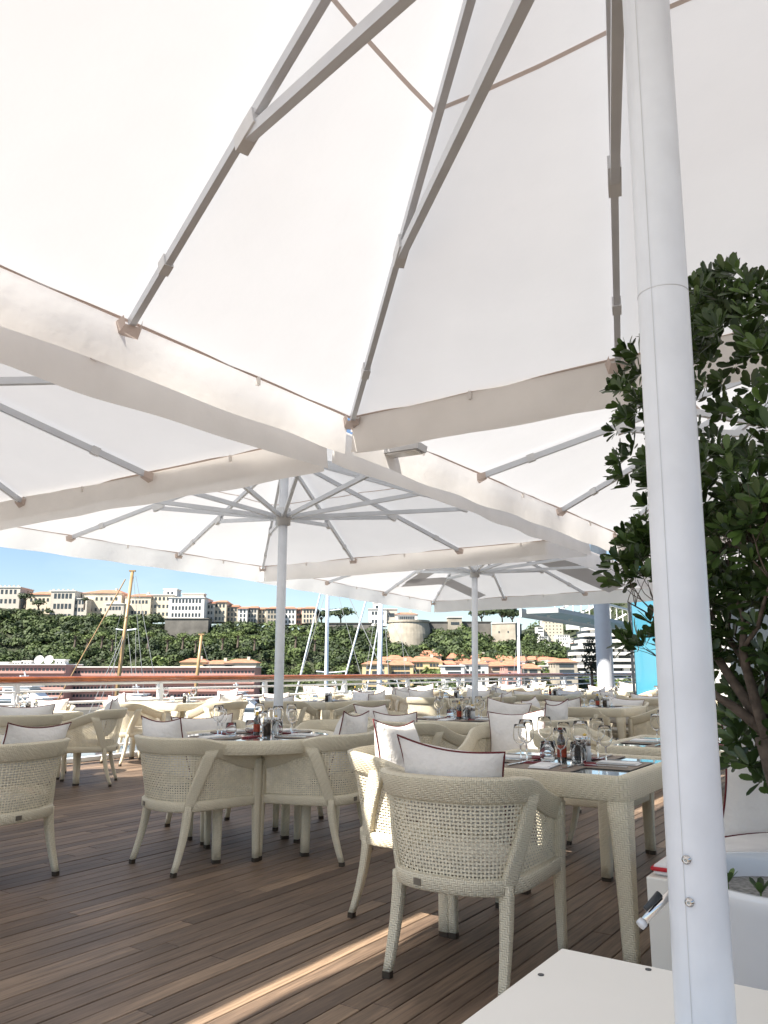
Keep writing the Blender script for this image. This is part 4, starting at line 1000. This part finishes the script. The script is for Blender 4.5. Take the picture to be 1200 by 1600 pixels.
# ------------------------------------------------------------------ layout: tables with their seats
W2, V2 = Vector((WX, WY)), Vector((VX, VY))
def face(dx, dy): return math.atan2(-dx, dy)               # rotation that turns +Y towards (dx, dy)
T = {}
def add_table(key, kind, x, y, phrase, rz=None):
    p = (sqt if kind == 's' else rdt).put((x, y, 0), -TH if rz is None else rz, ('square' if kind == 's' else 'round') + ' woven cream table with glass top, ' + phrase, 'table', 'woven dining tables')
    T[key] = (Vector((x, y)), kind, phrase); return p
chairs_n = 0
def add_chair(x, y, ang, label, pil=0, plabel=None, lean=.30, ptwist=0, pshift=0, prise=0, pback=-.15):
    global chairs_n; chairs_n += 1
    c = chair.put((x, y, 0), ang, label, 'armchair', 'woven armchairs')
    if plabel:
        pr = pillows[pil % 3].put((0, 0, 0), 0, plabel, 'pillow', 'white piped pillows')
        d = Vector((-math.sin(ang), math.cos(ang))); s = Vector((math.cos(ang), math.sin(ang)))
        q = Vector((x, y)) + d * pback + s * pshift
        pr.location = (q.x, q.y, .475 + prise); pr.rotation_mode = 'XYZ'; pr.rotation_euler = (lean, ptwist, ang)
def settle(key, sides, full, dist=.40, items=True):
    """table things: full=True gives every place its whole setting"""
    c, kind, ph = T[key]
    for nm, (dx, dy) in sides.items():
        d = Vector((dx, dy)).normalized(); s = Vector((d.y, -d.x)); rz = face(-d.x, -d.y); rr_ = .27 if kind == 's' else .36
        def P(a, b_, z=0): q = c + d * a + s * b_; return (q.x, q.y, TZ - .008 + z)
        tail = nm + ' of table ' + ph
        (pmat if kind == 's' else rmat).put(P(rr_, 0), rz, 'taupe placemat ' + tail, 'placemat', 'placemats')
        wine.put(P(rr_ - .12, .13, .006), 0, 'stemmed wine glass ' + tail, 'wine glass', 'wine glasses')
        tumb.put(P(rr_ - .17, .04), 0, 'clear tumbler ' + tail, 'tumbler', 'tumblers')
        wnap.put(P(rr_ + .01, -.02, .006), rz + .1, 'white folded napkin ' + tail, 'napkin', 'white napkins')
        if full:
            knife.put(P(rr_, .13, .006), rz, 'steel knife ' + tail, 'knife', 'knives'); fork.put(P(rr_, -.13, .006), rz, 'steel fork ' + tail, 'fork', 'forks')
            wine.put(P(rr_ - .20, .20), 0, 'second wine glass ' + tail, 'wine glass', 'wine glasses', (.9, .9, .88))
            rnap.put(P(rr_ - .19, -.17), rz + .4, 'dark red napkin ' + tail, 'napkin', 'dark red napkins')
    if items:
        bott.put((c.x, c.y + .02, TZ - .009), .4, 'dark sauce bottle with red label on table ' + ph, 'bottle', 'sauce bottles', (.76, .76, .76)) if full or key in 'SXW' else None
        mill.put((c.x + .08, c.y - .02, TZ - .009), 0, 'pepper mill on table ' + ph, 'pepper mill', 'pepper mills')
        salt.put((c.x + .13, c.y + .05, TZ - .009), 0, 'salt mill on table ' + ph, 'salt mill', 'salt mills')
S4 = {'camera side': (-WX, -WY), 'far side': (WX, WY), 'left side': (-VX, -VY), 'right side': (VX, VY)}
# -- nearest table
add_table('N', 's', .91, 4.17, 'nearest the camera at right')
add_chair(.375, 3.63, face(.525, .85), 'nearest woven cream armchair, its back to the camera, at the near table', 0, 'white pillow with dark piping lying on the nearest armchair', .36, .10, .0, .085, -.12)
add_chair(.20, 4.42, face(.86, -.50), 'woven cream armchair with sunlit arm just behind the nearest armchair', 1, 'upright white pillow on the armchair with the sunlit arm', .18, -.06, 0, .05, -.10)
add_chair(.93, 5.98, face(-.45, -.9), 'woven armchair facing the camera behind the near table', 1, 'white pillow facing the camera behind the wine glasses', .25, .08, 0, .03)
settle('N', {k: S4[k] for k in ('camera side', 'far side', 'left side', 'right side')}, True)
add_table('N2', 's', 1.95, 5.16, 'behind the near table beside the thick pole')
add_chair(1.42, 5.68, face(VX, VY), 'woven armchair whose legs show between near table leg and thick pole', 2)
settle('N2', {k: S4[k] for k in ('left side', 'camera side', 'far side')}, True)
# -- round table
add_table('T', 'r', -.92, 5.87, 'in front of the left slim pole', .35)
add_chair(-1.27, 5.50, face(.70, .71), 'woven armchair left of the round table, back turned to the camera', 0, 'white pillow with dark piping on the armchair left of the round table', .28, 0, -.02, .07)
add_chair(-.44, 5.73, face(-.93, .34), 'woven armchair right of the round table seen from its side', 1, 'white pillow on the armchair right of the round table', .25, .05, 0, .05)
add_chair(-1.38, 6.62, face(.55, -.83), 'woven armchair on the far left side of the round table', 2, 'white pillow with bright red edge behind the round table', .25, .03, 0, .02)
add_chair(-.45, 6.68, face(-.5, -.86), 'woven armchair on the far right side of the round table', 0)
settle('T', {'near left': (-.70, -.71), 'near right': (.93, -.34), 'far left': (-.55, .83), 'far right': (.5, .86)}, True)
# -- left edge chairs
add_table('A', 'r', -3.1, 5.35, 'cut off by the left picture edge', .2)
add_chair(-2.36, 5.03, face(-.93, .38), 'woven armchair cut by the left edge in the foreground', 0, 'white pillow on the foreground armchair at the left edge', .30, .06, .02, .06)
add_table('E', 's', -3.98, 8.9, 'at the left edge near the railing')
add_chair(-3.55, 8.05, face(-.35, .94), 'woven armchair at the left edge behind the foreground one', 2, 'white pillow above the armchair behind the foreground one at left', .2, 0, 0, .06)
add_chair(-3.28, 9.12, face(-.98, -.2), 'woven armchair seen from its side in front of the sunlit boards', 1, 'white pillow on the side-on armchair by the sunlit boards', .2, 0, 0, .02)
add_chair(-4.1, 9.75, face(.2, -.98), 'woven armchair at the left edge next to the railing', 0, 'sunlit white pillow next to the railing at left', .22, 0, 0, .03)
settle('E', {k: S4[k] for k in ('left side', 'right side')}, False)
def group4(key, x, y, phrase, skip=(), full=False, dist=.80, jit=.06):
    add_table(key, 's', x, y, phrase)
    for i, (nm, (dx, dy)) in enumerate(S4.items()):
        if nm in skip: continue
        cx = x + dx * dist + random.uniform(-jit, jit); cy = y + dy * dist + random.uniform(-jit, jit)
        add_chair(cx, cy, face(-dx, -dy) + random.uniform(-.18, .18), 'woven armchair, %s, table %s' % (nm, phrase), random.randrange(3), 'white pillow on %s chair, table %s' % (nm, phrase), random.uniform(.15, .32), random.uniform(-.12, .12), random.uniform(-.05, .05), random.uniform(0, .07))
    settle(key, {k: S4[k] for k in ('camera side', 'far side')} if not full else S4, full)
group4('Q', .72, 7.75, 'midway between the slim poles', full=True)
group4('F', -3.0, 11.85, 'in full sun beside the railing')
group4('U', -.95, 12.3, 'beyond left slim pole')
group4('S', 2.75, 10.4, 'between right slim pole and thick pole')
group4('W', -.55, 15.3, 'by railing, left of right slim pole')
group4('V', 1.15, 13.9, 'just left of right slim pole')
group4('X', 3.15, 15.3, 'just right of right slim pole')
group4('Y', 1.6, 18.4, 'by railing behind right slim pole')
group4('Z', 4.7, 13.4, 'on shrub side of far terrace')
group4('X2', 5.2, 18.4, 'in front of the big round column')
group4('Y2', 3.7, 21.2, 'at the far end by the railing')
group4('R', 4.3, 8.6, 'behind the shrub and thick pole')
#@@FOREGROUND
# ------------------------------------------------------------------ bench, planter, shrub at the right
bn = thing('low_bench', 'low white bench with red trimmed cushion behind the thick pole', 'bench', (1.005, 3.27, 0), -TH)
m = MB(); m.box((.32, .6, .235), (.62, 1.2, .43)); o = m.build('base', M['box'], bn); bv = o.modifiers.new('bevel', 'BEVEL'); bv.width = .006; bv.segments = 2
m = MB(); rings = []
for z, k in ((.452, .96), (.458, .99), (.475, 1), (.49, .985), (.497, .95)):
    rings.append([Vector((.33 + x * .30 * k, .6 + y * .57 * (1 - (1 - k) * .5), z)) for x, y in ((-1, -1), (1, -1), (1, 1), (-1, 1))])
m.loft(rings); cu = m.build('seat_cushion', M['linen'], bn)
for z in (.476,):
    m = MB(); q = [Vector((.33 + x * .302, .6 + y * .572, z)) for x, y in ((-1, -1), (1, -1), (1, 1), (-1, 1), (-1, -1))]; m.tube(q, .008, 6); m.build('red_trim', M['redtrim'], cu)
for k, (a, r, rz) in enumerate(((.55, .42, .5), (.95, .40, .3))):
    pr = pillows[1].put((0, 0, 0), 0, ('large white red edged pillow on the bench behind the planter', 'second white red edged pillow farther along the bench')[k], 'pillow', 'bench pillows')
    P = Vector((1.005, 3.27)) + W2 * a + V2 * r; pr.location = (P.x, P.y, .545); pr.rotation_euler = (-.3, 0, rz + 2.6); pr.scale = (1.15, 1, 1.1)
PX, PY = 1.29, 2.65
pt_ = thing('round_planter', 'big glossy white round planter at the right edge', 'planter', (PX, PY, 0))
MB().lathe([(.20, 0), (.23, .02), (.29, .25), (.335, .55), (.345, .585), (.34, .60), (.318, .60), (.312, .57), (.29, .44)], 56, caps=False).build('pot', M['pot'], pt_, True)
MB().lathe([(.305, .525), (.001, .535)], 40, caps=False).build('soil', M['soil'], pt_)
sh = thing('leafy_shrub', 'tall dark green shrub with rosettes of glossy leaves in the white planter', 'shrub', (PX, PY, .5))
rs = random.Random(5)
twigs = []
m = MB()
def limb(p, d, ln, r, depth):
    pts = [p]; rad = [r]; q = p.copy(); dd = d.copy(); n = 5
    for i in range(n):
        dd = (dd + Vector((rs.uniform(-.22, .22), rs.uniform(-.22, .22), rs.uniform(-.05, .16)))).normalized(); q = q + dd * (ln / n); pts.append(q.copy()); rad.append(r * (1 - .5 * (i + 1) / n))
    m.tube(pts, rad, 8 if r > .012 else 5)
    if depth == 0 or ln < .1: twigs.append((q.copy(), dd.copy())); return
    for k in range(3 if depth > 1 else 4):
        j = rs.choice((3, 4, 5)) if k else 5; a = rs.uniform(0, 2 * PI)
        nd = (dd + Vector((math.cos(a), math.sin(a), rs.uniform(-.3, .5))) * .85).normalized()
        limb(pts[j].copy(), nd, ln * rs.uniform(.55, .78), rad[j] * .72, depth - 1)
m.tube([(-.0, 0, -.02), (.01, 0, .2), (-.03, .01, .42), (-.05, 0, .52)], [.036, .033, .032, .034], 10)
P0 = Vector((-.045, 0, .5))
for d, ln in (((-.55, .05, .75), .52), ((-.25, -.25, .95), .6), ((.15, .1, 1), .66), ((.5, -.1, .8), .55), ((-.1, .5, .8), .55), ((-.85, -.15, .7), .34), ((.4, .45, .7), .5)):
    limb(P0 + Vector((rs.uniform(-.02, .02), rs.uniform(-.02, .02), rs.uniform(-.03, .04))), Vector(d).normalized(), ln * .68, .022, 3)
limb(Vector((-.03, -.03, .36)), Vector((.2, -.5, .45)).normalized(), .24, .009, 1); limb(Vector((0, -.03, .36)), Vector((.3, -.6, .2)).normalized(), .26, .009, 1)
m.build('trunk', M['bark'], sh, True)
extra = []
for k in range(1150):                                       # more leaf rosettes through the crown's volume
    a = rs.uniform(0, 2 * PI); z = rs.uniform(.75, 2.16); prof = interp(z, [(.55, .2), (.8, .30), (1.05, .42), (1.4, .53), (1.7, .54), (1.9, .44), (2.05, .28), (2.16, .10)])
    r = prof * math.sqrt(rs.uniform(.12, 1)); c = Vector((math.cos(a) * r + .05, math.sin(a) * r, z))
    if math.sin(c.x * 9 + 1) * math.sin(c.y * 8) * math.sin(c.z * 7.5 + 2) > .14: continue
    extra.append((c, (Vector((math.cos(a) * .8, math.sin(a) * .8, rs.uniform(.1, 1.1)))).normalized()))
for k in range(130):
    a = rs.uniform(0, 2 * PI); z = rs.uniform(.36, .8); r = rs.uniform(.1, .36); extra.append((Vector((abs(math.cos(a)) * r - .12, math.sin(a) * r - .05, z)), Vector((math.cos(a), math.sin(a), .3)).normalized()))
leaves = []
for c, d in [t_ for t_ in twigs if t_[0].z < 2.15] + extra:
    n = rs.randint(7, 11); ax = d.cross(Vector((.3, .2, 1)) if abs(d.z) < .9 else Vector((1, 0, 0))).normalized(); bx = d.cross(ax)
    young = rs.random() < .16
    for k in range(n):
        a = 2 * PI * k / n + rs.uniform(-.3, .3); tilt = rs.uniform(.35, 1.25); ld = (d * math.cos(tilt) + (ax * math.cos(a) + bx * math.sin(a)) * math.sin(tilt)).normalized()
        leaves.append((c + ld * .008, ld, d, rs.uniform(.042, .07) * (.85 if young else 1), min(1, (.75 if young else rs.betavariate(1.6, 3)) + rs.uniform(-.06, .1))))
LV = np.array([(0, 0, 0), (-.10, .25, .012), (.10, .25, .012), (-.19, .6, .02), (.19, .6, .02), (-.15, .88, -.01), (.15, .88, -.01), (0, 1.0, -.035), (0, .25, -.02), (0, .6, -.018), (0, .88, -.04)])
LF = [(0, 2, 8), (0, 8, 1), (1, 8, 9, 3), (8, 2, 4, 9), (3, 9, 10, 5), (9, 4, 6, 10), (5, 10, 7), (10, 6, 7)]
def leaf_frame(l):
    c, d, axis, s, t = l; up = (axis - d * axis.dot(d)); up = up.normalized() if up.length > 1e-4 else Vector((0, 0, 1)); x = d.cross(up)
    return Matrix(((x.x, d.x, up.x, c.x), (x.y, d.y, up.y, c.y), (x.z, d.z, up.z, c.z), (0, 0, 0, 1)))
def leaf_key(l):
    P = Vector((PX, PY, .5)) + l[0]; x, y = project(P)
    hid = 0 if (x < 1205 and not (1010 < x < 1128)) else 5
    return P.y + hid
leaves.sort(key=leaf_key)
lm = bpy.data.meshes.new('leaf'); lm.from_pydata([tuple(v) for v in LV], [], LF); lm.materials.append(M['leafo']); lm.polygons.foreach_set('use_smooth', [True] * len(LF)); lm.update()
for l in leaves[:300]:
    o = obj('leaf', lm, sh); o.matrix_local = leaf_frame(l) @ Matrix.Diagonal((l[3], l[3], l[3], 1))
m = MB(); vals = []
for l in leaves[300:]:
    Mx = leaf_frame(l); m.add([Mx @ Vector(v * l[3]) for v in LV], LF); vals += [l[4]] * len(LF)
o = m.build('foliage', M['leaf'], sh, True); rnd_attr(o.data, vals); o['kind'] = 'stuff'
# small seedlings in the planter
for k, (x, y) in enumerate(((-.16, -.1), (-.08, -.17), (-.2, .02))):
    sd = thing('seedling', ('left', 'middle', 'back')[k] + ' small green seedling growing in the white planter', 'plant', (PX + x, PY + y, .525), k * 1.3, 'seedlings in the planter')
    MB().tube([(0, 0, 0), (.005, 0, .05)], .003, 5).build('stem', M['leafo'], sd)
    for q in range(6):
        a = q * 1.05; d = Vector((math.cos(a) * .6, math.sin(a) * .6, .8)).normalized(); o = obj('leaf', lm, sd); o.matrix_local = leaf_frame((Vector((.004, 0, .045)), d, Vector((0, 0, 1)), .06, 0)) @ Matrix.Diagonal((.055, .055, .055, 1))
